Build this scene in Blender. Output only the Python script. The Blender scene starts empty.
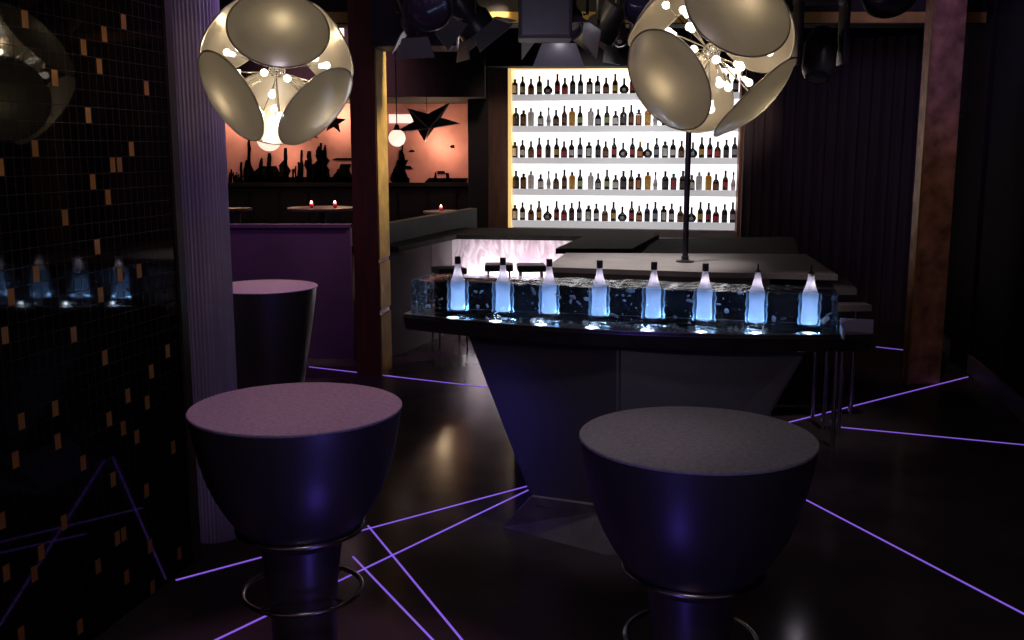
import bpy, bmesh, math, random
from mathutils import Vector, Matrix
random.seed(7)
PI = math.pi
SC = bpy.context.scene
COL = SC.collection
# ------------------------------------------------------------------ camera
F = 1000.0
HZ = 152.0
PITCH = math.atan((320 - HZ) / F)
CP, SP = math.cos(PITCH), math.sin(PITCH)
H = 2.0
cam = bpy.data.cameras.new('camera')
cam.sensor_width = 36.0
cam.lens = F / 1024 * 36
cam.clip_end = 100
camo = bpy.data.objects.new('camera', cam)
COL.objects.link(camo)
camo.location = (0, 0, H)
camo.rotation_euler = (PI / 2 - PITCH, 0, 0)
SC.camera = camo

def ray(px, py):
    u, v = (px - 512) / F, (320 - py) / F
    return Vector((u, CP + v * SP, -SP + v * CP))
def atH(px, py, h):
    r = ray(px, py)
    return Vector((0, 0, H)) + r * ((h - H) / r.z)
def atY(px, py, y):
    r = ray(px, py)
    return Vector((0, 0, H)) + r * (y / r.y)
def depth(p):
    return p.y * CP - (p.z - H) * SP
def on_line(A, B, px):
    u = (px - 512) / F
    fa = A.x - u * depth(A)
    fb = B.x - u * depth(B)
    return A + (B - A) * (fa / (fa - fb))

# ------------------------------------------------------------------ materials
MATS = {}
def mat(name, col=(.5, .5, .5), rough=.5, metal=0., emit=None, es=0., spec=.5, noise=0., nscale=8., bump=0., bscale=40., trans=0., coat=0., alpha=1., stretch=None, tcol=None):
    if name in MATS: return MATS[name]
    m = bpy.data.materials.new(name); m.use_nodes = True
    nt = m.node_tree; N = nt.nodes; L = nt.links
    b = N['Principled BSDF']
    b.inputs['Base Color'].default_value = (*col, 1)
    b.inputs['Roughness'].default_value = rough
    b.inputs['Metallic'].default_value = metal
    b.inputs['Specular IOR Level'].default_value = spec
    b.inputs['Coat Weight'].default_value = coat
    b.inputs['Alpha'].default_value = alpha
    if emit:
        b.inputs['Emission Color'].default_value = (*emit, 1)
        b.inputs['Emission Strength'].default_value = es
    tc = N.new('ShaderNodeTexCoord')
    src = tc.outputs['Object']
    if stretch:
        mp = N.new('ShaderNodeMapping'); mp.inputs['Scale'].default_value = stretch
        L.new(src, mp.inputs['Vector']); src = mp.outputs['Vector']
    if noise > 0:
        n = N.new('ShaderNodeTexNoise'); n.inputs['Scale'].default_value = nscale; n.inputs['Detail'].default_value = 5
        L.new(src, n.inputs['Vector'])
        r = N.new('ShaderNodeValToRGB')
        r.color_ramp.elements[0].position = .3; r.color_ramp.elements[1].position = .7
        r.color_ramp.elements[0].color = (*[c * (1 - noise) for c in col], 1)
        r.color_ramp.elements[1].color = (*[min(1, c * (1 + noise)) for c in col], 1)
        L.new(n.outputs['Fac'], r.inputs['Fac']); L.new(r.outputs['Color'], b.inputs['Base Color'])
    if bump > 0:
        n2 = N.new('ShaderNodeTexNoise'); n2.inputs['Scale'].default_value = bscale
        L.new(src, n2.inputs['Vector'])
        bp = N.new('ShaderNodeBump'); bp.inputs['Strength'].default_value = bump; bp.inputs['Distance'].default_value = .02
        L.new(n2.outputs['Fac'], bp.inputs['Height']); L.new(bp.outputs['Normal'], b.inputs['Normal'])
    if trans > 0:
        t = N.new('ShaderNodeBsdfTranslucent'); t.inputs['Color'].default_value = (*(tcol or col), 1)
        mx = N.new('ShaderNodeMixShader'); mx.inputs['Fac'].default_value = trans
        L.new(b.outputs['BSDF'], mx.inputs[1]); L.new(t.outputs['BSDF'], mx.inputs[2])
        L.new(mx.outputs['Shader'], N['Material Output'].inputs['Surface'])
    MATS[name] = m
    return m

def clear_mat(name, tint, rough=.04, ior=1.31, bump=.6, bscale=14., frost=.0):
    """clear ice / glass: straight-through transparency under a fresnel reflection"""
    m = bpy.data.materials.new(name); m.use_nodes = True
    nt = m.node_tree; N = nt.nodes; L = nt.links
    N.remove(N['Principled BSDF'])
    tr = N.new('ShaderNodeBsdfTransparent'); tr.inputs['Color'].default_value = (*tint, 1)
    gl = N.new('ShaderNodeBsdfGlossy'); gl.inputs['Roughness'].default_value = rough
    fr = N.new('ShaderNodeFresnel'); fr.inputs['IOR'].default_value = ior
    tc = N.new('ShaderNodeTexCoord'); nz = N.new('ShaderNodeTexNoise'); nz.inputs['Scale'].default_value = bscale; nz.inputs['Detail'].default_value = 3
    bp = N.new('ShaderNodeBump'); bp.inputs['Strength'].default_value = bump; bp.inputs['Distance'].default_value = .05
    L.new(tc.outputs['Object'], nz.inputs['Vector']); L.new(nz.outputs['Fac'], bp.inputs['Height'])
    L.new(bp.outputs['Normal'], gl.inputs['Normal']); L.new(bp.outputs['Normal'], fr.inputs['Normal'])
    mx = N.new('ShaderNodeMixShader')
    L.new(fr.outputs['Fac'], mx.inputs['Fac']); L.new(tr.outputs['BSDF'], mx.inputs[1]); L.new(gl.outputs['BSDF'], mx.inputs[2])
    out = mx.outputs['Shader']
    if frost > 0:
        df = N.new('ShaderNodeBsdfDiffuse'); df.inputs['Color'].default_value = (.75, .8, .9, 1)
        m2 = N.new('ShaderNodeMixShader'); m2.inputs['Fac'].default_value = frost
        L.new(out, m2.inputs[1]); L.new(df.outputs['BSDF'], m2.inputs[2]); out = m2.outputs['Shader']
    L.new(out, N['Material Output'].inputs['Surface'])
    MATS[name] = m
    return m

# ------------------------------------------------------------------ mesh helpers
def obj(name, bm, m, parent=None, smooth=False, loc=None):
    bmesh.ops.recalc_face_normals(bm, faces=bm.faces[:])
    me = bpy.data.meshes.new(name)
    bm.to_mesh(me); bm.free()
    me.materials.append(m)
    if smooth:
        me.polygons.foreach_set('use_smooth', [True] * len(me.polygons))
        try: me.set_sharp_from_angle(angle=math.radians(38))
        except Exception: pass
    o = bpy.data.objects.new(name, me)
    COL.objects.link(o)
    if parent: o.parent = parent
    if loc is not None: o.location = loc
    return o
def tag(o, label, cat, group=None, kind=None):
    o['label'] = label; o['category'] = cat
    if group: o['group'] = group
    if kind: o['kind'] = kind
    return o
def thing(name, label, cat, loc=(0, 0, 0), rz=0, group=None):
    o = bpy.data.objects.new(name, None); COL.objects.link(o)
    o.empty_display_size = .1
    o.location = loc; o.rotation_euler = (0, 0, rz)
    return tag(o, label, cat, group)
def struct(name, bm, m, label=None, parent=None, smooth=False):
    o = obj(name, bm, m, parent, smooth)
    if parent is None: o['kind'] = 'structure'
    if label: o['label'] = label
    return o
def dup(root, loc, label, rz=0, group=None):
    r = root.copy(); COL.objects.link(r); r.location = loc; r.rotation_euler = (0, 0, rz); r['label'] = label
    if group: r['group'] = group
    for ch in list(root.children):
        c = ch.copy(); COL.objects.link(c); c.parent = r
        for g in list(ch.children):
            d = g.copy(); COL.objects.link(d); d.parent = c
    return r
def B(): return bmesh.new()
def box(bm, x0, x1, y0, y1, z0, z1, bevel=0., M=None):
    r = bmesh.ops.create_cube(bm, size=1)
    vs = r['verts']
    bmesh.ops.scale(bm, vec=(x1 - x0, y1 - y0, z1 - z0), verts=vs)
    bmesh.ops.translate(bm, vec=((x0 + x1) / 2, (y0 + y1) / 2, (z0 + z1) / 2), verts=vs)
    if bevel > 0:
        es = list({e for v in vs for e in v.link_edges})
        rr = bmesh.ops.bevel(bm, geom=es, offset=bevel, segments=2, affect='EDGES', profile=.7)
        vs = list({v for f in rr['faces'] for v in f.verts} | {v for v in vs if v.is_valid})
    if M is not None: bmesh.ops.transform(bm, matrix=M, verts=vs)
    return bm
def lathe(bm, prof, n=32, M=None, rot=0., sy=1.):
    rings = []
    new = []
    for r, z in prof:
        if r < 1e-6:
            v = bm.verts.new((0, 0, z)); new.append(v); rings.append([v])
        else:
            ring = [bm.verts.new((r * math.cos(rot + 2 * PI * i / n), sy * r * math.sin(rot + 2 * PI * i / n), z)) for i in range(n)]
            new += ring; rings.append(ring)
    for a, b in zip(rings, rings[1:]):
        if len(a) == 1 and len(b) == 1: continue
        for i in range(n):
            j = (i + 1) % n
            if len(a) == 1: bm.faces.new((a[0], b[i], b[j]))
            elif len(b) == 1: bm.faces.new((a[i], a[j], b[0]))
            else: bm.faces.new((a[i], a[j], b[j], b[i]))
    if M is not None: bmesh.ops.transform(bm, matrix=M, verts=new)
    return bm
def tube(bm, pts, r, n=8, closed=False):
    pts = [Vector(p) for p in pts]
    rings = []
    k = len(pts)
    up = None
    for i, p in enumerate(pts):
        if closed: d = pts[(i + 1) % k] - pts[i - 1]
        else: d = pts[min(i + 1, k - 1)] - pts[max(i - 1, 0)]
        d.normalize()
        if up is None:
            up = Vector((0, 0, 1)) if abs(d.z) < .9 else Vector((1, 0, 0))
        s = d.cross(up).normalized(); up = s.cross(d).normalized()
        rr = r[i] if isinstance(r, (list, tuple)) else r
        rings.append([bm.verts.new(p + (s * math.cos(2 * PI * j / n) + up * math.sin(2 * PI * j / n)) * rr) for j in range(n)])
    prs = list(zip(rings, rings[1:])) + ([(rings[-1], rings[0])] if closed else [])
    for a, b in prs:
        for j in range(n):
            bm.faces.new((a[j], a[(j + 1) % n], b[(j + 1) % n], b[j]))
    if not closed:
        bm.faces.new(rings[0]); bm.faces.new(rings[-1][::-1])
    return bm
def ring_pts(R, z, n=48, cx=0, cy=0):
    return [(cx + R * math.cos(2 * PI * i / n), cy + R * math.sin(2 * PI * i / n), z) for i in range(n)]
def prism(bm, pts, z0, z1, pts_top=None):
    a = [bm.verts.new((p[0], p[1], z0)) for p in pts]
    b = [bm.verts.new((p[0], p[1], z1)) for p in (pts_top or pts)]
    n = len(a)
    bm.faces.new(a[::-1]); bm.faces.new(b)
    for i in range(n):
        j = (i + 1) % n
        bm.faces.new((a[i], a[j], b[j], b[i]))
    return bm
def ball(bm, c, r, u=16, v=10, sc=(1, 1, 1)):
    M = Matrix.Translation(c) @ Matrix.Diagonal((*sc, 1))
    bmesh.ops.create_uvsphere(bm, u_segments=u, v_segments=v, radius=r, matrix=M)
    return bm
def aim(d):
    """rotation whose +Z looks along d"""
    return Vector(d).normalized().to_track_quat('Z', 'Y').to_matrix().to_4x4()
def light(kind, name, loc, energy, color, radius=.1, target=None, angle=60, blend=.5):
    l = bpy.data.lights.new(name, kind); l.energy = energy; l.color = color
    if kind in ('POINT', 'SPOT'): l.shadow_soft_size = radius
    if kind == 'SPOT': l.spot_size = math.radians(angle); l.spot_blend = blend
    o = bpy.data.objects.new(name, l); COL.objects.link(o); o.location = loc
    if target is not None:
        o.rotation_euler = (Vector(target) - Vector(loc)).to_track_quat('-Z', 'Y').to_euler()
    return o
def area(name, loc, energy, color, sx, sy, target):
    l = bpy.data.lights.new(name, 'AREA'); l.energy = energy; l.color = color; l.shape = 'RECTANGLE'; l.size = sx; l.size_y = sy
    o = bpy.data.objects.new(name, l); COL.objects.link(o); o.location = loc
    o.rotation_euler = (Vector(target) - Vector(loc)).to_track_quat('-Z', 'Y').to_euler()
    return o

ORD = ['first', 'second', 'third', 'fourth', 'fifth', 'sixth', 'seventh', 'eighth', 'ninth', 'tenth', 'eleventh', 'twelfth', 'thirteenth', 'fourteenth', 'fifteenth', 'sixteenth', 'seventeenth', 'eighteenth', 'nineteenth', 'twentieth', 'twenty-first', 'twenty-second', 'twenty-third', 'twenty-fourth', 'twenty-fifth', 'twenty-sixth', 'twenty-seventh', 'twenty-eighth', 'twenty-ninth']

# ------------------------------------------------------------------ material set
BLACK = mat('black_paint', (.012, .010, .013), .6, noise=.4, nscale=5)
FLOOR = mat('black_gloss_floor', (.080, .060, .066), .17, spec=.045, noise=.25, nscale=2.5)
CEIL = mat('black_ceiling', (.012, .009, .014), .8, noise=.3)
METAL = mat('dark_satin_metal', (.19, .17, .172), 0.38, metal=.82, noise=.15, nscale=3, stretch=(1, 1, .1))
TABTOP = mat('speckled_table_top', (.33, .30, .33), .55, noise=.22, nscale=60, bump=.15, bscale=120)
RINGM = mat('dull_chrome', (.42, .38, .33), .25, metal=1, noise=.1)
CHROME = mat('chrome', (.75, .75, .78), .12, metal=1, noise=.05)
STEEL = mat('dark_tray_steel', (.10, .085, .085), .32, metal=.7, noise=.25, nscale=6)
WEDGE = mat('bar_body_lacquer', (.05, .04, .06), .4, noise=.15, nscale=3, coat=.2)
PLINTH = mat('plinth_stone', (.22, .19, .19), .6, noise=.25, nscale=9)
DISC = mat('champagne_metal_disc', (.50, .45, .39), .30, metal=.7, noise=.05, nscale=2, trans=.095, coat=1., tcol=(.92, .86, .76))
BULB = mat('bulb_glow', (1, .95, .85), .4, emit=(1, .90, .74), es=2.6, noise=.02)
HOTSPOT = mat('hotspot_glow', (1, .95, .85), .4, emit=(1, .80, .50), es=125, noise=.02)
PURPLE = mat('neon_violet', (.3, .2, .8), .4, emit=(.26, .115, .78), es=.82, noise=.02)
CURT = mat('violet_pleated_cloth', (.46, .36, .56), .75, noise=.12, nscale=30, stretch=(1, 1, .05))
WOODD = mat('dark_red_wood', (.15, .032, .028), .5, noise=.3, nscale=6, stretch=(3, 3, .3))
WOODB = mat('brown_wood', (.22, .10, .065), .5, noise=.35, nscale=8, stretch=(4, 4, .25))
GOLD = mat('brass_cladding', (.60, .38, .11), .6, spec=.1, metal=.1, noise=.25, nscale=5)
COPPER = mat('patinated_copper', (.34, .17, .11), .5, metal=.25, noise=.55, nscale=7, bump=.2, bscale=20)
PLUM = mat('plum_partition', (.13, .05, .17), .7, noise=.12, nscale=4)
GREYP = mat('grey_panel', (.055, .048, .05), .7, noise=.15, nscale=4)
COUNT = mat('black_stone_counter', (.016, .014, .013), .8, spec=.1, noise=.4, nscale=10)
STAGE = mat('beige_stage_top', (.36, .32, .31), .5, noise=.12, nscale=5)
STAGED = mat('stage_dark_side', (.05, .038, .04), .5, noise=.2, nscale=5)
BACKBAR = mat('back_bar_top', (.19, .16, .155), .45, noise=.15, nscale=5)
SPOTM = mat('black_fixture_metal', (.035, .032, .04), .35, metal=.3, noise=.2, nscale=8)
FLAP = mat('barn_door_metal', (.32, .31, .33), .4, metal=.5, noise=.1)
LENS = mat('violet_coated_lens', (.035, .022, .05), .22, spec=1, coat=1, noise=.1)
PANEL = mat('white_back_panel', (.9, .9, .9), .5, emit=(1, .975, .985), es=1.35, noise=.02)
SHELF = mat('frosted_glow_shelf', (.8, .8, .82), .5, emit=(.93, .92, .97), es=.36, noise=.06, nscale=6)  # emission added so the fronts look backlit
REVEAL = mat('amber_glow_reveal', (.95, .66, .26), .5, emit=(1, .66, .24), es=.8, noise=.05)  # emission paints the warm light on the display's side and top reveal
ONYX = None

# ================================================================== SETTING
bm = B(); box(bm, -7, 7, -3, 17, -.1, 0); struct('floor', bm, FLOOR, 'glossy black floor')
bm = B(); box(bm, -7, 7, -3, 17, 3.6, 3.7); struct('ceiling', bm, CEIL, 'black ceiling')
bm = B(); box(bm, -7, 7, 16.0, 16.1, 0, 3.6); struct('wall_back', bm, mat('wall_black', (.012, .011, .015), .8, noise=.2))
# right-hand wall with its pale base band
WR0, WR1 = atH(945, 352, 0), atH(1040, 436, 0)
wd = (WR1 - WR0).normalized(); wn = Vector((wd.y, -wd.x, 0))
if wn.x < 0: wn = -wn
def wall_strip(p0, p1, t, z0, z1, off=0.):
    q = [p0 + wn * off, p1 + wn * off, p1 + wn * (off + t), p0 + wn * (off + t)]
    return prism(B(), [(v.x, v.y) for v in q], z0, z1)
Wfar, Wnear = WR0 - wd * 7, WR1 + wd * 6
WRM = mat('wall_right_paint', (.014, .011, .018), .8, spec=.08, noise=.25)
struct('wall_right', wall_strip(Wfar, Wnear, .15, 0, 3.6, .02), WRM)
struct('baseboard_right', wall_strip(Wfar, Wnear, .03, 0, .16, -.01), mat('base_band', (.17, .13, .16), .5, noise=.15))
# ---- left wall: glossy dark mosaic with scattered gold tiles
ML0 = Vector((-1.574, 4.67, 0)); mdir = Vector((.236, 1.13, 0)).normalized(); mn = Vector((mdir.y, -mdir.x, 0))
def mosaic_mat():
    m = bpy.data.materials.new('dark_glass_mosaic'); m.use_nodes = True
    nt = m.node_tree; N = nt.nodes; L = nt.links; b = N['Principled BSDF']
    tc = N.new('ShaderNodeTexCoord')
    br = N.new('ShaderNodeTexBrick'); br.offset = 0; br.inputs['Scale'].default_value = 1
    br.inputs['Brick Width'].default_value = .048; br.inputs['Row Height'].default_value = .066
    br.inputs['Mortar Size'].default_value = .0012
    br.inputs['Color1'].default_value = (.010, .006, .006, 1); br.inputs['Color2'].default_value = (.012, .007, .006, 1)
    br.inputs['Mortar'].default_value = (.02, .012, .011, 1)
    sp = N.new('ShaderNodeSeparateXYZ'); cb = N.new('ShaderNodeCombineXYZ')
    L.new(tc.outputs['Object'], sp.inputs[0]); L.new(sp.outputs['Y'], cb.inputs['X']); L.new(sp.outputs['Z'], cb.inputs['Y'])
    L.new(cb.outputs[0], br.inputs['Vector'])
    L.new(br.outputs['Color'], b.inputs['Base Color'])
    b.inputs['Specular IOR Level'].default_value = .22
    mr = N.new('ShaderNodeMapRange'); mr.inputs['To Min'].default_value = .04; mr.inputs['To Max'].default_value = .6
    L.new(br.outputs['Fac'], mr.inputs['Value']); L.new(mr.outputs[0], b.inputs['Roughness'])
    return m
LW = 3.2
bm = B(); box(bm, -.25, 0, -LW, 0, 0, 3.6)
wl = struct('wall_left', bm, mosaic_mat(), 'glossy black mosaic wall with scattered gold tiles')
wl.location = ML0; wl.rotation_euler = (0, 0, -math.atan2(mdir.x, mdir.y))
# gold tiles inset flush in that wall (positions follow the tile grid)
GT = [(24,10),(84,50),(57,80),(87,113),(32,145),(116,165),(0,165),(91,178),(65,211),(94,240),(39,278),(12,298),(100,302),(8,332),(74,336),(103,360),(52,402),(25,425),(20,460),(85,455),(108,420),(125,428),(128,398),(148,402),(105,38),(125,28),(102,70),(148,90),(131,148),(162,10),(112,158),(108,193),(136,266),(118,282),(150,372),(165,355),(140,442),(171,450),(113,478),(123,529),(64,523),(37,548),(96,569),(10,574),(144,495),(118,532),(147,541),(180,546),(35,578),(124,586),(152,586),(18,632),(78,635),(60,445),(3,515)]
bm = B()
for px, py in GT:
    r = ray(px, py)
    n = mn; t = ((ML0 - Vector((0, 0, H))).dot(n)) / r.dot(n)
    P = Vector((0, 0, H)) + r * t
    ly = (P - ML0).dot(mdir); lz = P.z
    iy = math.floor(ly / .048); iz = math.floor(lz / .066)
    if ly < -LW or ly > -.02 or lz < 0: continue
    box(bm, -.004, .0015, iy * .048 + .007, iy * .048 + .041, iz * .066 + .003, iz * .066 + .063)
struct('gold_tile', bm, mat('gold_glass_tile', (.55, .22, .04), .45, metal=.2, noise=.2, nscale=9), 'small gold mosaic tiles', wl)
bm = B(); box(bm, -.26, .012, 0, .06, 0, 3.6)
e = struct('trim_1', bm, mat('mosaic_edge_trim', (.05, .028, .024), .4, noise=.2)); e.location = ML0; e.rotation_euler = wl.rotation_euler

# ---- raised seating area, mural wall
MY = 14.3
DAIS = .55
bm = B(); prism(bm, [(-6.5, 9.75), (-1.55, 9.75), (-.75, 12.6), (-.75, MY), (-6.5, MY)], 0, DAIS); struct('floor_raised', bm, BLACK)
def mural_mat():
    m = mat('salmon_mural_plaster', (.60, .24, .235), .8, noise=.28, nscale=2.2, bump=.1, bscale=6)
    return m
zb = atY(300, 184, MY).z
xl, xr = atY(205, 150, MY).x, atY(474, 150, MY).x
bm = B(); box(bm, -6.5, xr, MY, MY + .1, 0, 3.6)
wm = struct('wall_mural', bm, mural_mat(), 'salmon pink mural wall with dark skyline silhouettes')
SIL = mat('mural_black_paint', (.006, .004, .005), .9, spec=0, noise=.4, nscale=9)
bm = B()
def sil(px0, px1, py0, py1=186):
    """one painted upright shape with a ragged outline"""
    n = max(2, int((py1 - py0) / 5)); w = px1 - px0
    lf, rt = [], []
    for i in range(n + 1):
        y = py1 + (py0 - py1) * i / n
        k = w * .34 if i else 0
        tp = w * .22 * (i == n)
        lf.append(atY(px0 + random.uniform(-k, k * .6) + tp, y, MY)); rt.append(atY(px1 + random.uniform(-k * .6, k) - tp, y, MY))
    ol = lf + rt[::-1]
    a = [bm.verts.new((p.x, MY - .012, p.z)) for p in ol]; b = [bm.verts.new((p.x, MY + .002, p.z)) for p in ol]
    m = len(ol)
    for i in range(n):
        bm.faces.new((a[i], a[i + 1], a[m - 2 - i], a[m - 1 - i]))
    for i in range(m): bm.faces.new((a[i], a[(i + 1) % m], b[(i + 1) % m], b[i]))
x = 229.
while x < 354:
    w = random.uniform(.8, 3.2)
    hgt = random.choice([6, 9, 12, 15, 18, 22, 10, 8])
    if random.random() < .78: sil(x, x + w, 184 - hgt)
    x += w * random.uniform(.9, 1.5)
for a in [(248, 250.5, 138), (249, 249.6, 128), (245, 252, 160), (284, 287, 148), (281, 289, 160), (300, 303, 150), (307, 311, 151), (306, 312, 160), (317, 320, 146), (316, 328, 155), (320, 322, 143), (324, 326.5, 145), (319, 326, 150, 158), (260, 263, 158), (268, 271, 153), (335, 353, 158, 160), (336, 352, 164, 186), (229, 354, 177, 186), (255, 275, 166, 184)]:
    sil(*a)
for a in [(399, 404, 150), (396, 407, 160), (402, 403, 144), (405, 413, 166, 169), (394, 409, 172), (434, 437, 172), (437, 446, 171, 174), (446, 449, 173), (431, 451, 178), (409, 414, 150, 152), (451, 455, 145, 148), (440, 470, 178)]:
    sil(*a)
struct('mural_silhouettes', bm, SIL, 'dark painted skyline shapes', wm)
# dark panelling under the mural
bm = B(); box(bm, -6.5, xr, MY - .08, MY + .01, DAIS, zb)
for i in range(14):
    xx = -6.2 + i * .42
    box(bm, xx, xx + .37, MY - .1, MY - .07, DAIS + .1, zb - .08)
box(bm, -6.5, xr, MY - .13, MY, zb - .03, zb + .02)
struct('trim_2', bm, mat('dark_dado', (.006, .005, .006), .8, spec=.2, noise=.25), 'dark panelling below the mural')
# soffit above the mural
z0 = atY(430, 101, 13.6).z
bm = B(); box(bm, -6.5, xr + .2, 12.6, MY, z0, 3.6); struct('trim_3', bm, mat('soffit_paint', (.014, .008, .009), .8, noise=.3))
# plum partition in front of the seating
PY = 9.6
zt = atY(300, 225, PY).z
bm = B(); box(bm, -4.6, atY(352, 300, PY).x, PY, PY + .12, 0, zt); box(bm, -4.6, atY(352, 300, PY).x, PY - .015, PY + .135, zt - .025, zt + .005)
struct('wall_partition', bm, PLUM, 'low plum partition wall')

# ---- pillars
def pillar(name, px0, px1, py, y, depthm, rz, m, label, z1=3.6):
    a, b = atY(px0, py, y), atY(px1, py, y)
    w = (b.x - a.x)
    bm = B(); box(bm, -w / 2, w / 2, 0, depthm, 0, z1, .006)
    o = struct(name, bm, m, label); o.location = ((a.x + b.x) / 2, y, 0); o.rotation_euler = (0, 0, rz)
    return o
p0 = atH(381, 376, 0)
ang = math.radians(-8)
bm = B(); box(bm, -.225, 0, 0, .36, 0, 3.6, .004)
po = struct('pillar_1', bm, WOODD, 'square post with brass side'); po.location = p0; po.rotation_euler = (0, 0, ang)
bm = B()
for z0_, z1_ in ((0, .55), (.6, 1.02), (1.06, 3.0)):
    box(bm, .0, .012, .01, .35, z0_, z1_)
struct('brass_side', bm, GOLD, 'brass facing strip', po)
pillar('pillar_2', 468, 488, 150, 13.2, .3, 0, mat('pillar_black', (.012, .008, .009), .6, noise=.3), 'black pillar')
pillar('pillar_3', 487.5, 508, 150, 13.4, .3, 0, WOODB, 'brown wooden pillar')
pillar('pillar_4', 739.5, 761, 150, 13.3, .12, 0, mat('red_brown_wood', (.22, .075, .04), .42, noise=.4, nscale=7, stretch=(5, 5, .3)), 'red-brown wooden pillar')
c0 = atH(908, 384, 0); c1 = atH(940, 384, 0)
bm = B(); w = c1.x - c0.x
box(bm, 0, w, 0, .16, 0, 3.6, .01)
po = struct('pillar_5', bm, COPPER, 'patinated copper column'); po.location = c0
bm = B(); box(bm, -.012, .004, -.010, .05, 0, 3.6, .003); struct('edge_strip', bm, mat('tarnished_brass', (.28, .17, .06), .45, metal=.3, noise=.4, nscale=4), 'brass edge strip', po)
# near pilaster on the right wall and mauve panel in the recess
q = atH(966, 372, 0)
bm = B(); box(bm, 0, 1.2, 0, .5, 0, 3.6, .01)
o = struct('pillar_6', bm, mat('dark_pilaster', (.016, .009, .018), .8, spec=.08, noise=.3), 'dark pilaster on the right wall'); o.location = q; o.rotation_euler = (0, 0, -.12)

a, b = atY(941, 117, 9.75), atY(974, 8, 9.75)
bm = B(); box(bm, a.x, b.x, 9.75, 9.83, a.z, b.z, .01); box(bm, a.x, b.x, 9.74, 9.76, (a.z + b.z) / 2, (a.z + b.z) / 2 + .02)
struct('trim_4', bm, mat('mauve_panel', (.34, .26, .38), .5, noise=.15), 'mauve wall panel beyond the copper column')
a, b = atY(741, 330, 9.75), atY(1010, 200, 9.8)
# ---- backdrop on the right, ceiling beams
a, b = atY(742, 200, 12.6), atY(1010, 200, 11.0)
bm = B(); n = 90
front = [];
for i in range(n + 1):
    t = i / n
    front.append((a.x + (b.x - a.x) * t, a.y + (b.y - a.y) * t + .025 * math.sin(i * 1.7)))
pts = front + [(p[0], p[1] + .06) for p in front[::-1]]
prism(bm, pts, 0, 3.3)
o = obj('backdrop_drape', bm, mat('charcoal_drape', (.10, .07, .09), .85, noise=.2, nscale=20, stretch=(1, 1, .05)), None, True)
tag(o, 'charcoal drape hanging behind the stage, between red-brown pillar and copper column', 'drape')
BEAMY = 9.2
zbm = atY(560, 24, BEAMY).z
bm = B(); box(bm, -6, 6, BEAMY, BEAMY + .3, zbm, 3.6)
bo = struct('beam_1', bm, mat('beam_black', (.02, .014, .014), .7, noise=.3), 'ceiling beam with brass band')
ztop = atY(560, 12, BEAMY).z
bm = B(); box(bm, -6, 6, BEAMY - .012, BEAMY + .01, zbm + .01, ztop); struct('brass_band', bm, GOLD, 'brass band', bo)
zz = atY(620, 66, 12.9).z
bm = B(); box(bm, atY(486, 60, 12.9).x, 6, 12.9, 13.25, zz, 3.6); struct('beam_2', bm, mat('header_black', (.008, .005, .005), .7, noise=.3), 'dark header above the bottle shelves')

# ================================================================== LIT BOTTLE DISPLAY
DA, DB = atY(508, 190, 14.0), atY(742, 190, 13.4)
DA.z = DB.z = 0
drz = math.atan2((DB - DA).y, (DB - DA).x); dlen = (DB - DA).length
Yl = 13.95
shelf_z = [atY(515, y, Yl).z for y in (94.4, 125.9, 157.6, 189.0, 220.4)]
ztop_d = atY(515, 69, 14.0).z; zbot_d = shelf_z[-1] - .10
disp = thing('bottle_display', 'white glowing wall of five bottle shelves between two wooden pillars', 'shelf', DA, drz)
SD = .20
bm = B(); box(bm, 0, dlen, SD, SD + .05, zbot_d, ztop_d); obj('back_panel', bm, PANEL, disp)
for z in shelf_z:
    bm = B(); box(bm, .052, dlen - .01, -.0, SD, z - .085, z, .004); obj('shelf', bm, SHELF, disp)
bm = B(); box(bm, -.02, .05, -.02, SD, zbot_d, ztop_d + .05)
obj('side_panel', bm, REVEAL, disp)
bm = B(); box(bm, dlen + .0, dlen + .04, -.02, SD, zbot_d, ztop_d + .05); obj('side_panel', bm, WOODB, disp)
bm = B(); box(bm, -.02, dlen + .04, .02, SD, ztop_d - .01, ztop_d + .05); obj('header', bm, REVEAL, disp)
bm = B(); box(bm, -.05, dlen + .05, -.02, SD + .05, 0, zbot_d - .002); obj('cabinet', bm, BACKBAR, disp)
# back-bar counter running in front of it
bm = B(); box(bm, .16, dlen - .03, -.75, -.03, .80, .86, .008)
bb = thing('back_bar', 'low brown-grey back counter running below the glowing bottle shelves', 'counter', DA, drz)
obj('worktop', bm, BACKBAR, bb)
bm = B(); box(bm, .19, dlen - .06, -.70, -.05, 0, .799); obj('cabinet', bm, STAGED, bb)

# ---- bottles
GL = {
 'k': mat('black_bottle_glass', (.012, .010, .010), .15, noise=.2),
 'g': mat('dark_green_glass', (.015, .03, .016), .15, noise=.2),
 'a': mat('dark_amber_glass', (.05, .018, .008), .15, noise=.2),
 'o': mat('amber_spirit_glass', (.62, .33, .06), .15, noise=.1, trans=.5),
 'c': mat('clear_bottle_glass', (.62, .60, .62), .2, noise=.1, trans=.4),
 'n': mat('navy_glass', (.015, .02, .05), .15, noise=.2),
 'p': mat('grey_bottle_glass', (.10, .09, .10), .2, noise=.2, trans=.1),
}
LB = {
 'w': mat('white_label', (.78, .76, .74), .6, noise=.12, nscale=60),
 'r': mat('red_label', (.52, .06, .08), .6, noise=.25, nscale=60),
 'o': mat('orange_label', (.62, .24, .10), .6, noise=.25, nscale=60),
 'y': mat('yellow_label', (.72, .46, .10), .6, noise=.25, nscale=60),
 'e': mat('pale_green_label', (.48, .54, .24), .6, noise=.25, nscale=60),
 'b': mat('brown_label', (.26, .13, .07), .6, noise=.3, nscale=60),
 's': mat('silver_label', (.42, .42, .46), .5, noise=.25, nscale=60),
 'd': mat('charcoal_label', (.10, .09, .10), .6, noise=.3, nscale=60),
}
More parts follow.
